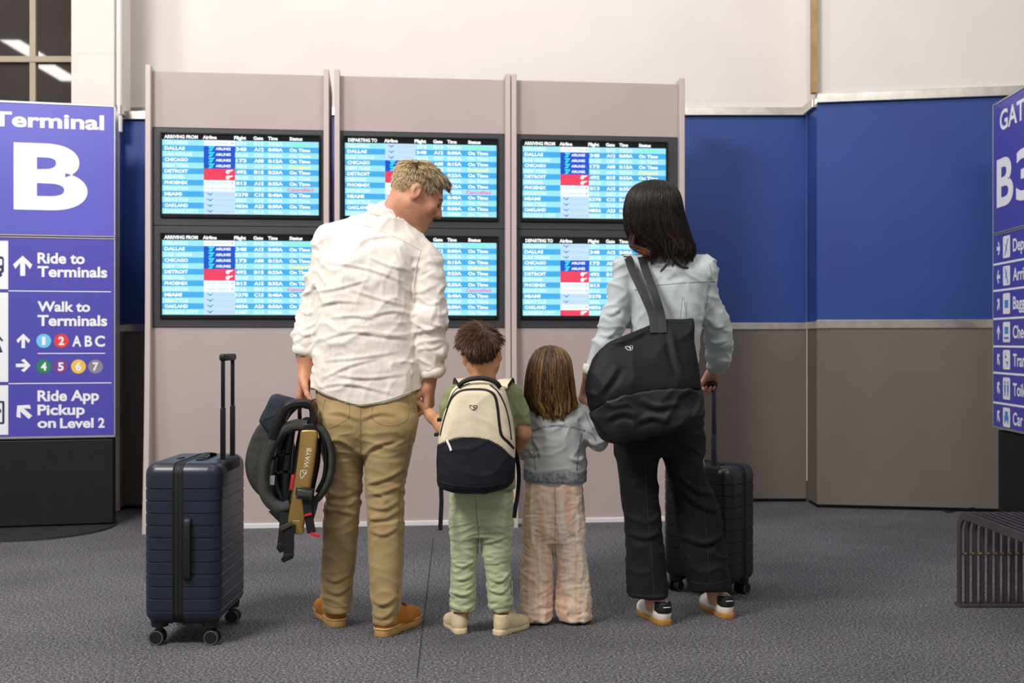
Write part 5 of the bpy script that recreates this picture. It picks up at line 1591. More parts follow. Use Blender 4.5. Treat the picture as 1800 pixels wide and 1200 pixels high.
for ln, w_ in (([(933, 757), (955, 748), (980, 745), (1005, 748), (1027, 755)], .009), ([(1021, 757), (1016, 780), (1013, 805), (1012, 823)], .008), ([(934, 760), (938, 790), (941, 822)], .006), ([(1027, 722), (1034, 740), (1040, 752)], .007), ([(1030, 756), (1040, 762), (1046, 774)], .006)):
    strip_on(JB, px(*ln), w_, .0014, n=6).obj('flat_felled_seam', M_DENIM_D, jk, world=True)
wb = []
for k in range(40):
    a = 2 * math.pi * k / 40; s_ = ZG / F
    c_, q_ = math.cos(a), math.sin(a)
    wb.append(((975.5 - 900) * s_ + 54.0 * s_ * math.copysign(abs(c_) ** .8, c_), ZG + .0895 * math.copysign(abs(q_) ** .8, q_), CH - (834 - 600) * s_ + .006 * math.sin(2 * a) * 0 - .03 * (c_ * 54 * s_) ))
B().tube(wb, .004, .023, seg=10, closed=True, up=(0, 0, 1), sq=3).obj('waistband', M_DENIM_D, jk, world=True)
# collar under the hair
cl = [(pg(976, 712).x + .052 * math.cos(2 * math.pi * k / 24), ZG + .05 * math.sin(2 * math.pi * k / 24), pg(976, 712).z) for k in range(24)]
B().tube(cl, .005, .018, seg=8, closed=True, sq=3).obj('collar', M_DENIM, jk, world=True)
# trousers
f = Field((.0, 4.28, .01), (.34, 4.64, .60), .0045)
f.stack(rows_px([(835, 927, 1024, .078), (870, 922, 1025, .088), (920, 921, 1027, .086), (950, 922, 1028, .07)], ZG, .08), 2.6, k=.015)
f.stack(rows_px([(905, 921, 973, .07), (953, 920, 972, .066), (1007, 915, 972, .064), (1060, 916, 971, .064), (1080, 919, 970, .064), (1096, 926, 968, .06)], ZG, .06), 2.4, k=.012)
f.stack(rows_px([(905, 975, 1026, .07), (955, 975, 1028, .066), (993, 979, 1032, .064), (1020, 978, 1035, .064), (1060, 975, 1039, .066), (1085, 982, 1040, .066), (1096, 990, 1038, .06)], ZG, .06), 2.4, k=.012)
f.cone(pg(973, 850, -.10), pg(974, 950, -.08), .006, .008, .02, 'sub')
V, Q = f.mesh(2); N = normals(V, Q)
V = crumple(V, N, (18, 18, 52), .003, 71, 2.0, warp=.03); N = normals(V, Q)
V = crumple(V, N, (26, 26, 8), .0036, 72, 2.2); N = normals(V, Q)
V = crumple(V, N, (14, 14, 28), .0045, 73, 2.0, mask=np.clip((.30 - V[:, 2]) / .25, 0, 1))
gt = mk('trousers', V, Q, M_PEACH, T, True, world=True)
GBV = bvh_of(V, Q)
strip_on(GBV, px((974, 852), (975, 885), (974, 920), (974, 952)), .003, .001).obj('seat_seam', mat('peach_stitching', (196, 146, 112), .9), gt, world=True)
for hx_, yw in ((948, 14), (1008, -10)):
    hp = W(hx_, 1099, ZF(1099))
    shoe(T, (hp.x, hp.y + .025), yw, .17, 1.1, M_BEIGESHOE, M_CREAMSOLE, M_LACE_BG, 'low')

# ================================================================== woman
M_SKIN_W = skin_mat('woman_skin', (212, 156, 128))
M_CHAMBRAY = mix_mat('pale_washed_chambray', (196, 203, 203), (170, 180, 183), 6, .3, .7, .88, bump=(480, .22, .001), detail=6, sheen=.1)
M_CHAMB_ST = mat('chambray_seam', (132, 142, 148), .85)
M_CUFFIN = mat('cream_cuff_facing', (206, 206, 186), .88, var=(20, .04), bump=(400, .2, .001))
M_BLKDENIM = mix_mat('washed_black_denim', (30, 29, 30), (19, 19, 20), 7, .3, .7, .85, bump=(480, .3, .0012), detail=6)
M_BLKST = mat('grey_denim_stitching', (50, 49, 49), .8)
M_WHLEATHER = mat('white_leather', (236, 228, 220), .45, spec=.5, var=(12, .04), bump=(180, .08, .001))
M_GUM = mat('gum_sole', (178, 128, 62), .5, var=(20, .06))
M_BLKTAB = mat('black_heel_leather', (18, 18, 20), .45, spec=.5)
M_HAIR_W = hair_mat('very_dark_brown_hair', (12, 9, 9), (60, 40, 34), (150, 90, 42))
ZW = 4.48; pw = PXL(ZW); px = pxb(ZW)
T = thing('person', 'woman in a pale chambray shirt and black jeans with a tote bag', 'person', (.65, 4.52, 0))
WOMAN = T
H = HeadFrame(pw(1150, 383), 12, 2, -3, .95)
GR = Vector((.848, 4.89, .925))                               # where the right hand closes on the trolley grip
f = Field((.22, 4.20, .04), (1.02, 5.06, 1.76), .005)
add_head(f, H, female=True)
f.cone(H.p(0, -.03, -.05), pw(1166, 462), .046, .05, .02)
f.stack(rows_px([(690, 1112, 1222, .085), (600, 1122, 1222, .08), (520, 1115, 1232, .085), (475, 1125, 1225, .06)], ZW, .08), k=.03)
wrR = GR + Vector((.014, -.03, .045))
f.chain([pw(1238, 480), pw(1264, 588, .08), (wrR + pw(1264, 588, .08)) / 2, wrR], [.038, .034, .028, .022], .02)
wrL = pw(1026, 700, .09)
f.chain([pw(1098, 478), pw(1066, 598, .0), pw(1038, 655, .05), wrL], [.038, .034, .027, .022], .02)
add_hand(f, wrR, (-.12, .55, -.42), (-.05, .55, .85), 1, .88, curl=(75, 75, 45), thumb=(.55, .5, -.6), tcurl=.5)
add_hand(f, wrL, (.45, .15, -.85), (-.85, .1, -.4), 1, .88, curl=(30, 45, 30), thumb=(.6, .5, -.4))
f.chain([pw(1130, 700), pw(1128, 880), pw(1150, 1078, -.01)], [.06, .05, .03], .02)
f.chain([pw(1200, 700), pw(1222, 880, .04), pw(1262, 1068, .10)], [.06, .05, .03], .02)
V, Q = f.mesh(2); body = mk('body', V, Q, M_SKIN_W, T, True, world=True); face_bits(H, body)
hr_ = rows_px([(318, 1144, 1158, .014), (319.5, 1134, 1168, .035), (324, 1120, 1178, .06), (332, 1110, 1186, .082), (346, 1102, 1193, .10), (366, 1098, 1197, .108), (390, 1098, 1203, .11), (408, 1101, 1210, .106), (425, 1109, 1216, .10), (440, 1122, 1219, .092), (452, 1134, 1216, .082)], ZW, .09)
hr_ = [(z, cx, ZW - .015, rx, ry) for z, cx, cy, rx, ry in hr_]
ex = []
for path in ([(1168, 420), (1172, 440), (1176, 455), (1170, 468), (1161, 477)], [(1185, 430), (1182, 450), (1190, 463), (1200, 470), (1210, 471)], [(1176, 425), (1178, 445), (1184, 458), (1182, 468)]):
    for j in range(26):
        P = smooth_path([pw(a, b, -.125 if b > 400 else -.05) for a, b in path], 5)
        P = [P[min(int(i * (len(P) - 1) / 14), len(P) - 1)] for i in range(15)]
        w0 = rng.normal(0, .0028, 3); ex.append([[p.x + w0[0] * (1 - .5 * i / 14), p.y + w0[1], p.z + w0[2]] for i, p in enumerate(P)])
for j in range(150):                                             # gold-tipped curl on the left
    a0 = rng.uniform(0, 1); P = smooth_path([pw(1122 + 8 * a0, 390 + 8 * a0, -.01), pw(1110 + 8 * a0, 412, -.06), pw(1107 + 7 * a0, 430 + 5 * a0, -.115), pw(1120, 434 + 8 * a0, -.125), pw(1137 + rng.normal(0, 3), 440 + 8 * a0 + rng.normal(0, 2), -.13)], 5)
    P = [P[min(int(i * (len(P) - 1) / 14), len(P) - 1)] for i in range(15)]; w0 = rng.normal(0, .003, 3)
    ex.append([[p.x + w0[0], p.y + w0[1], p.z + w0[2]] for p in P])
ex = np.array(ex); NE = len(ex)
def shade_w(Ls, info):
    s = np.clip(.16 + rng.normal(0, .12, len(Ls)), 0, .5)
    lx = Ls[:, -1, 0]; s = np.where(lx < hr_[5][1] - .06, np.clip(s + .10, 0, 1), s)
    s[-150:] = np.clip(rng.normal(.7, .2, 150), 0, 1)
    s[-NE:-150] *= .4
    return s
long_hair(T, hr_, 5000, 15, H, M_HAIR_W, .0013, shade=shade_w, end_jit=.018, wave=.045, flip=.05, extra_lines=ex)
# shirt
f = Field((.24, 4.28, .86), (1.02, 4.98, 1.50), .0055)
f.stack(rows_px([(700, 1105, 1228, .11), (640, 1108, 1226, .112), (590, 1110, 1230, .112), (550, 1110, 1236, .112), (510, 1104, 1240, .108), (482, 1108, 1236, .09), (462, 1125, 1215, .065), (452, 1140, 1195, .05)], ZW, .1), 2.5, k=.02)
f.cone(pw(1150, 460), pw(1104, 472), .035, .05, .03); f.cone(pw(1180, 460), pw(1236, 474), .035, .05, .03)
f.chain([pw(1102, 474), pw(1092, 516), pw(1079, 560), pw(1064, 606, .0), pw(1042, 652, .03)], [.052, .05, .048, .044, .032], .03)
f.chain([pw(1236, 474), pw(1240, 520, .02), pw(1256, 562, .05), pw(1264, 592, .09), pw(1264, 622, .15), pw(1262, 638, .22)], [.05, .047, .046, .049, .047, .040], .03)
f.cut(lambda X, Y, Z_: np.where(X < pw(1060, 600).x, pw(0, 660).z - Z_, -1.0), .003)
f.cone(H.p(0, -.03, -.05), pw(1166, 455), .048, .052, .003, 'sub')
V, Q = f.mesh(3); N = normals(V, Q)
V = crumple(V, N, (9, 9, 12), .005, 81, 2.0, warp=.05); N = normals(V, Q)
slv = (V[:, 0] > pw(1240, 500).x) | (V[:, 0] < pw(1100, 500).x)
V = crumple(V, N, (11, 11, 22), .007, 82, 2.0, mask=np.where(slv, 1.0, .2)); N = normals(V, Q)
V = folds(V, N, [px((1195, 528), (1194, 560), (1193, 590)), px((1198, 530), (1200, 565), (1202, 600)), px((1238, 500), (1232, 540), (1226, 590)), px((1106, 490), (1116, 530), (1120, 560)), px((1245, 560), (1258, 575), (1278, 572)), px((1240, 585), (1258, 602), (1282, 598)), px((1090, 540), (1075, 552), (1062, 550)), px((1085, 575), (1070, 590), (1052, 588))], ZW, .006, .007)
V = relaxm(V, Q, .3)
sh = mk('shirt', V, Q, M_CHAMBRAY, T, True, world=True); WB = bvh_of(V, Q)
strip_on(WB, px((1112, 511), (1140, 505), (1190, 500), (1230, 497), (1254, 496)), .004, .0012).obj('yoke_seam', M_CHAMB_ST, sh, world=True)
strip_on(WB, px((1192, 524), (1191, 536), (1188, 562)), .0025, .001).obj('back_pleat', M_CHAMB_ST, sh, world=True)
strip_on(WB, px((1194, 524), (1196, 536), (1199, 562)), .0025, .001).obj('back_pleat', M_CHAMB_ST, sh, world=True)
strip_on(WB, px((1243, 466), (1246, 485), (1243, 510), (1239, 545)), .003, .001).obj('armhole_seam', M_CHAMB_ST, sh, world=True)
cl = []
for k in range(28):
    a = 2 * math.pi * k / 28; c = pw(1170, 446, .0); cl.append((c.x + .078 * math.cos(a), c.y + .066 * math.sin(a), c.z - .018 * math.sin(a) * -1 + .004 * math.cos(2 * a)))
B().tube(cl, .005, .02, seg=10, closed=True, sq=3).obj('collar', M_CHAMBRAY, sh, world=True)
cuff(pw(1263, 640, .22) + Vector((-.004, 0, 0)), .041, .04, (.1, -.35), .042, M_CUFFIN, sh, seed=2)
cuff(pw(1041, 653, .03), .028, .03, (-.4, .0), .04, M_CUFFIN, sh, seed=5, th=.004)
# jeans
f = Field((.38, 4.26, .06), (.92, 4.74, .98), .0055)
f.stack(rows_px([(660, 1118, 1216, .088), (700, 1104, 1228, .102), (740, 1086, 1235, .118), (775, 1080, 1236, .112), (800, 1082, 1236, .09)], ZW, .11), 2.4, k=.02)
f.stack(rows_px([(760, 1080, 1158, .10), (800, 1083, 1157, .095), (840, 1088, 1156, .09), (880, 1094, 1158, .085), (940, 1100, 1163, .08), (980, 1101, 1169, .08, -.005), (1046, 1103, 1174, .078, -.01)], ZW, .09), 2.4, k=.018)
f.stack(rows_px([(760, 1158, 1235, .10, 0), (820, 1169, 1236, .095, .01), (864, 1180, 1252, .088, .03), (900, 1186, 1265, .085, .045), (980, 1200, 1278, .082, .07), (1034, 1210, 1285, .078, .085)], ZW, .09), 2.4, k=.018)
V, Q = f.mesh(3); N = normals(V, Q)
V = crumple(V, N, (8, 8, 13), .006, 91, 2.2, warp=.03); N = normals(V, Q)
V = folds(V, N, [px((1180, 820), (1210, 850), (1250, 868)), px((1190, 850), (1220, 880), (1262, 898)), px((1100, 930), (1130, 938), (1160, 928)), px((1200, 940), (1235, 952), (1270, 940))], ZW, .007, .011)
tr = mk('jeans', V, Q, M_BLKDENIM, T, True, world=True); JB2 = bvh_of(V, Q)
strip_on(JB2, px((1128, 800), (1133, 880), (1140, 960), (1145, 1040)), .0025, .001).obj('leg_seam', M_BLKST, tr, world=True)
strip_on(JB2, px((1222, 830), (1234, 890), (1242, 960), (1248, 1025)), .0025, .001).obj('leg_seam', M_BLKST, tr, world=True)
strip_on(JB2, px((1104, 1037), (1138, 1039), (1173, 1037)), .0025, .001).obj('hem_stitching', M_BLKST, tr, world=True)
strip_on(JB2, px((1210, 1024), (1248, 1026), (1284, 1020)), .0025, .001).obj('hem_stitching', M_BLKST, tr, world=True)
hl = W(1172, 1100, ZF(1100)); hr = W(1282, 1088, ZF(1088))
shoe(T, (hl.x, hl.y), 16, .25, 1.0, M_WHLEATHER, M_GUM, M_BLKTAB, 'low', tab=M_BLKTAB, sole_h=.026)
shoe(T, (hr.x, hr.y), 13, .25, 1.0, M_WHLEATHER, M_GUM, M_BLKTAB, 'low', tab=M_BLKTAB, sole_h=.026)
# ================================================================== backpack on the boy
M_CREAM = mix_mat('cream_canvas', (226, 212, 186), (214, 199, 172), 30, .3, .7, .85, bump=(600, .2, .0008))
M_NAVYC = mix_mat('navy_nylon', (24, 29, 38), (17, 21, 29), 20, .3, .7, .7, bump=(700, .25, .0008))
M_BLKTRIM = mat('black_webbing', (14, 14, 16), .6, spec=.4, bump=(700, .3, .0006), var=(40, .15))
M_PULL = mat('white_zip_pull', (236, 232, 224), .5)
ZP = 4.165; pp = PXL(ZP); px = pxb(ZP)
T = thing('backpack', 'cream and navy backpack worn by the boy', 'backpack', (-.135, 4.165, .53))
BR = [(668, 824, 864, .03, .02), (671, 815, 872, .045, .015), (678, 803, 881, .06, .01), (690, 793, 889, .07), (715, 785, 896, .078), (740, 777, 901, .082), (778, 770, 905, .085), (806, 769.5, 905, .086), (841, 769.5, 902, .084), (854, 773, 893, .078), (862, 790, 875, .06), (865, 806, 860, .04)]
cvx = np.array([(a - 900) * ZP / F for a in (740, 769, 785, 810, 832, 855, 880, 905, 930)]); cvz = np.array([CH - (b - 600) * ZP / F for b in (790, 781, 772, 765, 764, 768, 780, 805, 815)])
for nm, m_, sg, grow in (('main_compartment', M_CREAM, 1, 0.0), ('front_pocket', M_NAVYC, -1, .0022)):
    f = Field((-.32, 4.04, .52), (.05, 4.29, .98), .0042)
    f.stack([(z, cx, cy, rx + grow, ry + grow) for z, cx, cy, rx, ry in rows_px(BR, ZP, .08)], 2.8, k=0)
    f.cut((lambda X, Y, Z_: csp(X, cvx, cvz) - Z_ - .004) if sg > 0 else (lambda X, Y, Z_: Z_ - csp(X, cvx, cvz)), .003)
    V, Q = f.mesh(2); N = normals(V, Q); V = crumple(V, N, (7, 7, 9), .003, 101 + sg, 2.0)
    part = mk(nm, V, Q, m_, T, True, world=True)
    if sg > 0: CB, P_CREAM = bvh_of(V, Q), part
    else: NB, P_NAVY = bvh_of(V, Q), part
strip_on(CB, px((775, 764), (780, 742), (791, 708), (800, 693), (814, 685), (838, 683), (858, 685), (870, 694), (875, 715), (878, 742), (882, 762), (893, 774), (903, 786)), .0115, .003, n=8).obj('main_zip', M_BLKTRIM, P_CREAM, world=True)
strip_on(CB, px((862, 676), (876, 688), (888, 712), (895, 740), (899, 770)), .007, .0025, n=8).obj('edge_piping', M_BLKTRIM, P_CREAM, world=True)
strip_on(CB, px((826, 673), (806, 681), (795, 694), (786, 716)), .006, .002, n=8).obj('edge_piping', M_BLKTRIM, P_CREAM, world=True)
strip_on(NB, px((772, 842), (800, 848), (838, 851), (870, 848), (898, 840)), .005, .002, n=8).obj('pocket_seam', M_BLKTRIM, P_NAVY, world=True)
strip_on(NB, px((774, 784), (790, 774), (812, 767.5), (834, 767), (856, 771), (880, 784), (900, 803)), .004, .0016, n=8).obj('pocket_zip', M_BLKTRIM, P_NAVY, world=True)
strip_on(NB, px((787, 769), (790, 775), (793, 781), (795.5, 788)), .009, .003, n=4, off=.003).obj('zip_pull', M_PULL, P_NAVY, world=True)
# emblem: rounded shield with a loop
def emblem(bv, cx, cy, s, Zq, m_, parent, w_=.0022, rot=0.0, off=.001):
    q = pxb(Zq); c, sn = math.cos(rot), math.sin(rot)
    def tr_(pts): return q(*[(cx + (x * c - y * sn) * s, cy + (x * sn + y * c) * s) for x, y in pts])
    sh_ = [(-6, -3.2), (-2, -3.4), (1.5, .6), (.2, 3.6), (-2.6, 2.6), (-5.4, -.6), (-6, -3.2)]
    lp = [(1, -3.4), (5, -3.6), (6.4, -2), (5.2, .2), (2.8, .2), (1.6, -1.4), (1, -3.4)]
    tl_ = [(5.6, -.4), (4.4, 2.6), (2, 4), (.2, 3.4)]
    for pts in (sh_, lp, tl_): strip_on(bv, tr_(pts), w_, .0008, n=3, off=off).obj('emblem', m_, parent, world=True)
emblem(CB, 833, 714, 1.05, ZP, M_BLKTRIM, P_CREAM)
# grab handle and shoulder straps
B().tube(smooth_path([pp(806, 680, -.045), pp(813, 672, -.05), pp(826, 666.5, -.05), pp(843, 664.5, -.05), pp(860, 667, -.05), pp(873, 673, -.05), pp(879, 681, -.045)], 6), .009, .0055, seg=10, up=(0, -1, .3)).obj('grab_handle', M_BLKTRIM, T, world=True)
for a, s_ in ((812, -1), (889, 1)):
    pts = [pp(a - s_ * 10, 680, .04), pp(a - s_ * 4, 671, .075), pp(a, 667, .13), pp(a + s_ * 2, 676, .21), pp(a + s_ * 3, 705, .255), pp(a + s_ * 4, 760, .255)]
    st = B().tube(smooth_path(pts, 6), .029, .006, seg=10, up=[(0, -.3, 1)] * 20 + [(0, .9, .2)] * 11, sq=3).obj('shoulder_strap', M_CREAM, T, world=True)
    B().tube([p + Vector((s_ * .028, 0, .001)) for p in smooth_path(pts, 6)], .003, .007, seg=6, up=(0, -.3, 1)).obj('strap_binding', M_BLKTRIM, st, world=True)
B().tube(smooth_path([pp(775, 852, .03), pp(776, 880, .03), pp(775, 905, .03), pp(774, 928, .03)], 5), .0085, .0012, seg=6, up=(0, -1, 0), sq=4).obj('hanging_strap', M_BLKTRIM, T, world=True)
B().box(pp(770, 932, .025), pp(778, 927, .035), .001, 1).obj('strap_end', M_BLKTRIM, T, world=True)
B().tube(smooth_path([pp(902, 782, .03), pp(909, 806, .04), pp(912, 836, .045), pp(910, 868, .045), pp(906, 892, .04), pp(904, 910, .04)], 6), .0085, .0012, seg=6, up=(-.4, -1, 0), sq=4).obj('hanging_strap', M_BLKTRIM, T, world=True)
for q in ((772, 737), (767, 763)): B().box(pp(q[0] - 4, q[1] + 4, .05), pp(q[0] + 4, q[1] - 3, .075), .002, 1).obj('strap_buckle', M_BLKTRIM, T, world=True)

# ================================================================== tote bag on the woman's shoulder
M_TOTE = mix_mat('black_nylon', (15, 17, 20), (10, 11, 13), 9, .3, .7, .62, bump=(600, .2, .0007), spec=.25)
M_TOTEL = mix_mat('black_coated_leather', (30, 28, 27), (20, 19, 19), 11, .3, .7, .5, bump=(320, .2, .001), spec=.35)
M_EMB = mat('silver_emblem', (210, 210, 206), .4, metal=.5)
ZT = 4.265; pt = PXL(ZT); px = pxb(ZT)
T = thing('tote_bag', 'large black tote bag hanging from the woman\'s shoulder', 'bag', (.49, 4.265, .72))
TR = [(560, 1156, 1218, .010, .055), (566, 1148, 1219, .016, .05), (580, 1116, 1220, .03, .04), (592, 1088, 1220, .04, .035), (604, 1066, 1221, .05, .03), (625, 1047, 1225, .062, .02), (650, 1036, 1229, .072, .01), (680, 1030.5, 1232, .08), (704, 1032, 1234, .084), (728, 1037, 1236, .084), (740, 1040, 1228, .082), (752, 1043, 1205, .076), (763, 1048, 1170, .066), (771, 1054, 1135, .052), (777, 1066, 1100, .03)]
cvx = np.array([(a - 900) * ZT / F for a in (1000, 1034, 1048, 1076, 1120, 1170, 1234, 1260)]); cvz = np.array([CH - (b - 600) * ZT / F for b in (730, 724, 714, 700, 687, 682, 682.5, 683)])
for nm, m_, sg, grow in (('body', M_TOTE, 1, 0.0), ('base_panel', M_TOTEL, -1, .0015)):
    f = Field((.25, 4.15, .68), (.75, 4.40, 1.20), .005)
    f.stack([(z, cx, cy, rx + grow, ry + grow) for z, cx, cy, rx, ry in rows_px(TR, ZT, .08)], 2.5, k=0)
    f.cut((lambda X, Y, Z_: csp(X, cvx, cvz) - Z_ - .004) if sg > 0 else (lambda X, Y, Z_: Z_ - csp(X, cvx, cvz)), .003)
    V, Q = f.mesh(2); N = normals(V, Q)
    V = crumple(V, N, (6, 6, 6), .006, 111 + sg, 2.0, warp=.04); N = normals(V, Q)
    if sg < 0: V = crumple(V, N, (10, 10, 9), .008, 117, 1.6, warp=.05); N = normals(V, Q)
    V = folds(V, N, [px((1070, 606), (1110, 592), (1152, 572)), px((1085, 640), (1070, 665), (1050, 690)), px((1180, 575), (1184, 620), (1196, 660)), px((1120, 700), (1150, 712), (1190, 706)), px((1060, 735), (1090, 722), (1120, 728)), px((1110, 740), (1140, 730), (1170, 738))], ZT, .007, .012)
    part = mk(nm, V, Q, m_, T, True, world=True)
    if sg > 0: TB_, P_T = bvh_of(V, Q), part
strip_on(TB_, px((1062, 608), (1085, 602), (1110, 594), (1135, 580), (1158, 566), (1190, 565), (1217, 566)), .004, .0015, n=6).obj('top_seam', M_BLKTRIM, P_T, world=True)
emblem(TB_, 1105, 612, 1.0, ZT, M_EMB, P_T, .0022, -.15)
M_STRAP = mat('dark_grey_webbing', (30, 30, 31), .65, bump=(800, .3, .0006), var=(30, .06))
for a0, a1, b0, b1 in ((1100, 1110, 1150, 0), (1124, 1133, 1165, 1)):
    pts = [pt(a0 - 2, 520, .33), pt(a0 - 2, 472, .29), pw(a0, 450, .05), pw(a0 + 1, 449, .0), pw(a0 + 5, 455, -.05), pw(a1 + 2, 475, -.108), pt((a1 + b0) / 2 + 2, 518, .06 - .01 * b1), pt(b0 - 3, 555, .035), pt(b0, 585, .005 - .03 * 0)]
    P = smooth_path(pts, 6)
    ups = [(0, 1, .2)] * 9 + [(0, .3, 1)] * 9 + [(0, -.8, .8)] * 10 + [(0, -1, .15)] * (len(P) - 28)
    B().tube(P, .0165, .002, seg=8, up=ups, sq=4).obj('strap', M_STRAP, T, world=True)

# ================================================================== folded child seat in the man's left hand
M_GOLD = mat('brushed_gold_aluminium', (206, 168, 98), .26, metal=.9, var=(8, .06), bump=(60, .03, .001))
M_PAD = mix_mat('charcoal_mesh_fabric', (66, 67, 64), (50, 51, 49), 40, .3, .7, .8, bump=(700, .3, .001))
M_PADN = mix_mat('dark_navy_cushion', (50, 54, 66), (38, 42, 52), 30, .3, .7, .8, bump=(700, .3, .001))
M_BLKP = mat('black_plastic', (13, 13, 14), .4, spec=.5, var=(20, .15))
M_BUCK = mat('dark_grey_buckle', (60, 58, 54), .35, spec=.5)
M_REDT = mat('red_tab', (196, 28, 40), .5)
M_TAGW = mat('white_tag', (226, 222, 214), .6)
ZC = 4.258; pc = PXL(ZC); px = pxb(ZC)
T = thing('car_seat', 'folded child car seat with gold frame hanging from the man\'s hand', 'car seat', (-.83, 4.258, .36))
def slab(name, outline, y0, y1, bev, m_, parent=T, seg=3, smooth_n=4):
    pq = pxb(ZC + (y0 + y1) / 2)
    pts = [(p.x, p.z) for p in smooth_path([Vector((a, 0, b)) for a, b in pq(*outline)], smooth_n, True)] if smooth_n else pq(*outline)
    M = Matrix(((1, 0, 0, 0), (0, 0, 1, 0), (0, 1, 0, 0), (0, 0, 0, 1)))
    b = B(); b.prism(pts, M, ZC + y0, ZC + y1, bev, seg)
    return b.obj(name, m_, parent, world=True, angle=50)
slab('back_pad', [(462, 742), (446, 762), (435, 792), (432, 818), (437, 842), (449, 862), (470, 878), (500, 880), (520, 840), (515, 770), (490, 745)], .03, .09, .02, M_PAD)
slab('headrest', [(485, 692), (497, 695), (522, 702), (530, 710), (512, 728), (498, 748), (484, 765), (474, 760), (461, 746), (458, 736), (470, 712), (477, 697)], -.02, .055, .02, M_PADN)
B().tube(smooth_path([pc(483, 768, -.035), pc(488, 748, -.04), pc(497, 727, -.04), (pc(508, 714, -.04)), pc(526, 709, -.035), pc(541, 710, -.025), pc(550, 719, -.02), pc(551, 738, -.02), pc(549, 752, -.02)], 6),
         [.021] * 14 + [.0175] * 18 + [.013] * 17, .034, seg=12, up=(0, -1, 0), sq=3).obj('headrest_wing', M_BLKP, T, world=True)
# the loop of side padding
loop = [(541, 748), (520, 747), (500, 755), (483, 772), (471, 796), (464, 822), (463, 848), (468, 870), (480, 886), (497, 892), (512, 886)]
o = B().tube(smooth_path([pc(a, b, -.035) for a, b in loop], 6), .022, .030, seg=12, up=(0, -1, 0), sq=2.6).obj('side_padding', M_PAD, T, world=True)
edge = [(a - 9 if b < 860 else a - 6, b - 5 if b < 780 else (b if b < 860 else b + 7)) for a, b in loop]
B().tube(smooth_path([pc(a, b, -.06) for a, b in edge], 6), .0022, seg=6).obj('padding_piping', M_BUCK, o, world=True)
loop2 = [(556, 748), (570, 757), (580, 778), (584, 805), (581, 834), (570, 860), (556, 878), (545, 884)]
B().tube(smooth_path([pc(a, b, -.0) for a, b in loop2], 6), .0135, .036, seg=12, up=(0, -1, 0), sq=2.6).obj('side_padding', M_PAD, T, world=True)
loop3 = [(560, 752), (570, 775), (573, 805), (570, 838), (558, 864)]
B().tube(smooth_path([pc(a, b, -.015) for a, b in loop3], 6), .008, .02, seg=10, up=(0, -1, 0), sq=2.6).obj('harness_webbing', M_BLKTRIM, T, world=True)
# inner frame bars behind the gold spine
for nm, pts, r_ in (('frame_bar', [(512, 752), (506, 800), (503, 850), (505, 905)], .017), ('frame_bar', [(498, 770), (486, 815), (487, 850), (500, 884)], .0095), ('cross_bar', [(484, 832), (500, 828), (520, 830)], .009), ('cross_bar', [(478, 806), (492, 800), (512, 796)], .006), ('frame_bar', [(560, 770), (557, 815), (548, 860), (546, 890)], .011)):
    B().tube(smooth_path([pc(a, b, .0) for a, b in pts], 6), r_, .014, seg=8, up=(0, -1, 0), sq=3).obj(nm, M_BLKP, T, world=True)
slab('spine', [(530, 757), (537, 755), (550, 755), (557, 758), (558, 775), (554, 810), (548, 846), (542, 880), (539, 905), (534, 925), (534, 935), (528, 938), (514, 936), (508, 930), (506, 917), (509, 898), (515, 866), (521, 826), (526, 790), (528, 770)], -.075, -.045, .006, M_GOLD)
slab('spine_core', [(524, 765), (528, 757), (522, 815), (512, 872), (504, 918), (500, 915), (506, 870), (516, 810)], -.05, -.01, .004, M_BLKP)
B().tube(smooth_path([pc(552, 757, -.03), pc(546, 742, -.03), pc(538, 738, -.03), pc(533, 745, -.03), pc(534, 757, -.04)], 5), .012, .014, seg=8, up=(0, -1, 0)).obj('pivot_bracket', M_BLKP, T, world=True)
slab('latch', [(536, 744), (552, 743), (557, 756), (532, 757)], -.065, -.01, .004, M_BLKP, smooth_n=0)
slab('red_webbing', [(513, 834), (518, 834), (514, 861), (509, 861)], -.06, -.05, .001, M_REDT, smooth_n=0)
# lettering running up the spine
dirv = (pc(543.5, 788) - pc(537.5, 822)).normalized(); fs_ = Flat(pc(537.5 + 4.2, 821.5, -.0765), dirv, Vector((dirv.z, 0, -dirv.x)) * -1)
ln_ = (pc(543.5, 788) - pc(537.5, 822)).length
b = B(); V_, f_ = text_geo('WAYB', .0, 3); x0, x1 = V_[:, 0].min(), V_[:, 0].max(); y1 = V_[:, 1].max()
up_ = Vector((-dirv.z, 0, dirv.x))
O_ = pc(541.5, 822.5, -.0765)
b.add([O_ + dirv * ((x - x0) / (x1 - x0) * ln_) + up_ * (y / y1 * .017) for x, y in V_], f_)
sp = [c for c in T.children if c.name.startswith('spine')][0]
b.obj('lettering', M_TAGW, sp, smooth=False, world=True)
b = B()
for path in ([(528.5, 828), (528, 835), (530, 841), (534, 836), (538.5, 831), (538.5, 827)], [(538.5, 827), (533.5, 825.5), (532.5, 829), (535, 832), (538, 830)], [(528.5, 828), (531, 826.5), (533, 829)]):
    b.tube(smooth_path([pc(x, y, -.0765) for x, y in path], 4), .0011, .0005, seg=5, up=(0, -1, 0))
b.obj('emblem', M_TAGW, sp, world=True)
b = B(); V_, f_ = text_geo('wayb', .0, 2); 
b.add([pc(514, 916, -.0765) + Vector(((x - V_[:, 0].min()) * .0125, 0, y * .006)) for x, y in V_], f_); b.obj('lettering', M_TAGW, sp, smooth=False, world=True)
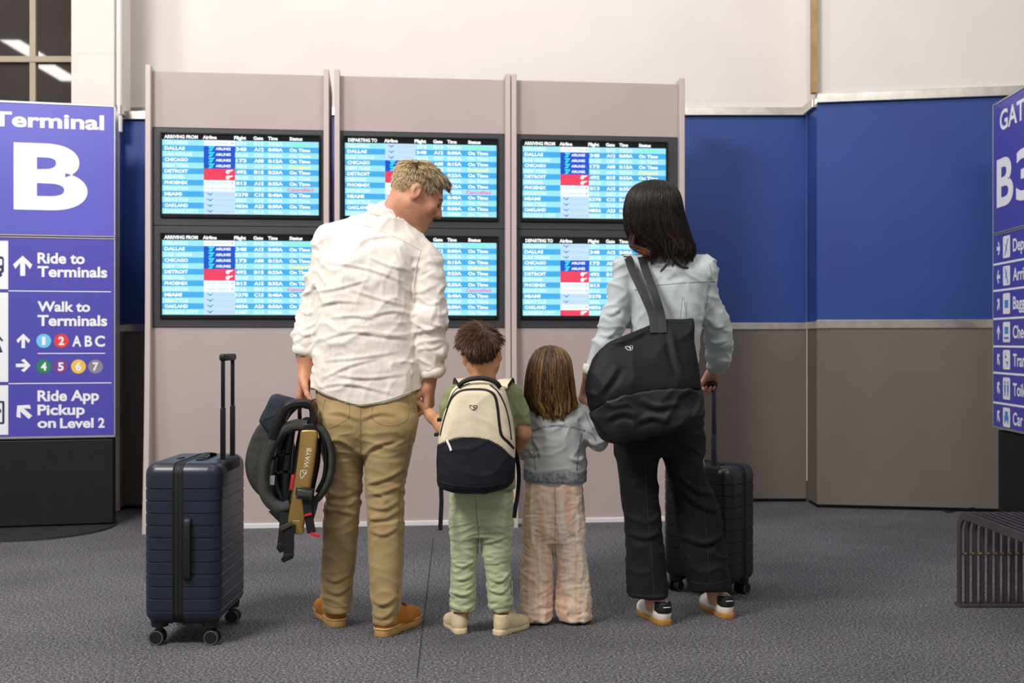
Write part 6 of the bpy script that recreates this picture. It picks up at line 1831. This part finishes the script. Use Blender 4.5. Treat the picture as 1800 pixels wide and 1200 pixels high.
# buckle and harness ends
Rb = Matrix.Translation(pc(536, 868, -.09)) @ Matrix.Rotation(math.radians(8), 4, 'Y')
bk = B().box((-.030, -.012, -.020), (.028, .012, .016), .005, 3, M=Rb).obj('buckle', M_BUCK, T, world=True)
B().box((-.034, -.008, -.010), (.030, .016, .024), .005, 2, M=Rb).obj('buckle_back', M_BLKP, bk, world=True)
B().box((-.022, -.018, -.014), (.022, -.010, -.002), .003, 2, M=Rb).obj('buckle_button', M_BLKP, bk, world=True)
def strap(pts, w_, m_=M_BLKTRIM, name='harness_strap', th=.0035): return B().tube(smooth_path(pts, 5), w_, th, seg=6, up=(0, -1, 0), sq=4).obj(name, m_, T, world=True)
strap([pc(538, 876, -.085), pc(540, 890, -.085), pc(542, 905, -.085), pc(545, 922, -.085), pc(548, 936, -.085)], .017)
strap([pc(556, 872, -.06), pc(552, 892, -.07), pc(546, 912, -.08)], .012)
strap([pc(541, 902, -.091), pc(542, 906, -.091)], .014, M_REDT, 'red_tab')
strap([pc(546, 937, -.088), pc(553, 939.5, -.088), pc(562, 942, -.088)], .006, M_REDT, 'red_tab')
strap([pc(510, 922, -.085), pc(508, 940, -.085), pc(508, 960, -.085), pc(507, 976, -.085)], .020)
strap([pc(500, 900, -.07), pc(498, 930, -.075), pc(496, 950, -.075), pc(494, 966, -.075)], .017)
slab('strap_end', [(486, 962), (492, 953), (503, 958), (501, 968), (492, 971)], -.082, -.066, .002, M_BLKP, smooth_n=0)
slab('strap_end', [(494, 983), (500, 973), (517, 973), (515, 981), (499, 988)], -.094, -.078, .002, M_BLKP, smooth_n=0)
slab('side_clip', [(473, 898), (480, 893), (504, 898), (508, 918), (497, 922)], -.06, -.03, .004, M_BLKP, smooth_n=0)
slab('adjuster', [(492, 925), (508, 918), (512, 924), (495, 933)], -.095, -.08, .002, M_BUCK, smooth_n=0)
slab('care_tag', [(475, 836), (483, 835), (482, 852), (474, 852)], -.02, -.016, .0005, M_TAGW, smooth_n=0)
# carrying handle inside the hand
B().tube(smooth_path([pc(552, 738, .03), pc(552, 718, .07), pc(546, 706, .095), pc(534, 705, .095), pc(527, 716, .075), pc(527, 735, .04)], 5), .008, seg=8).obj('carry_handle', M_BLKTRIM, T, world=True)
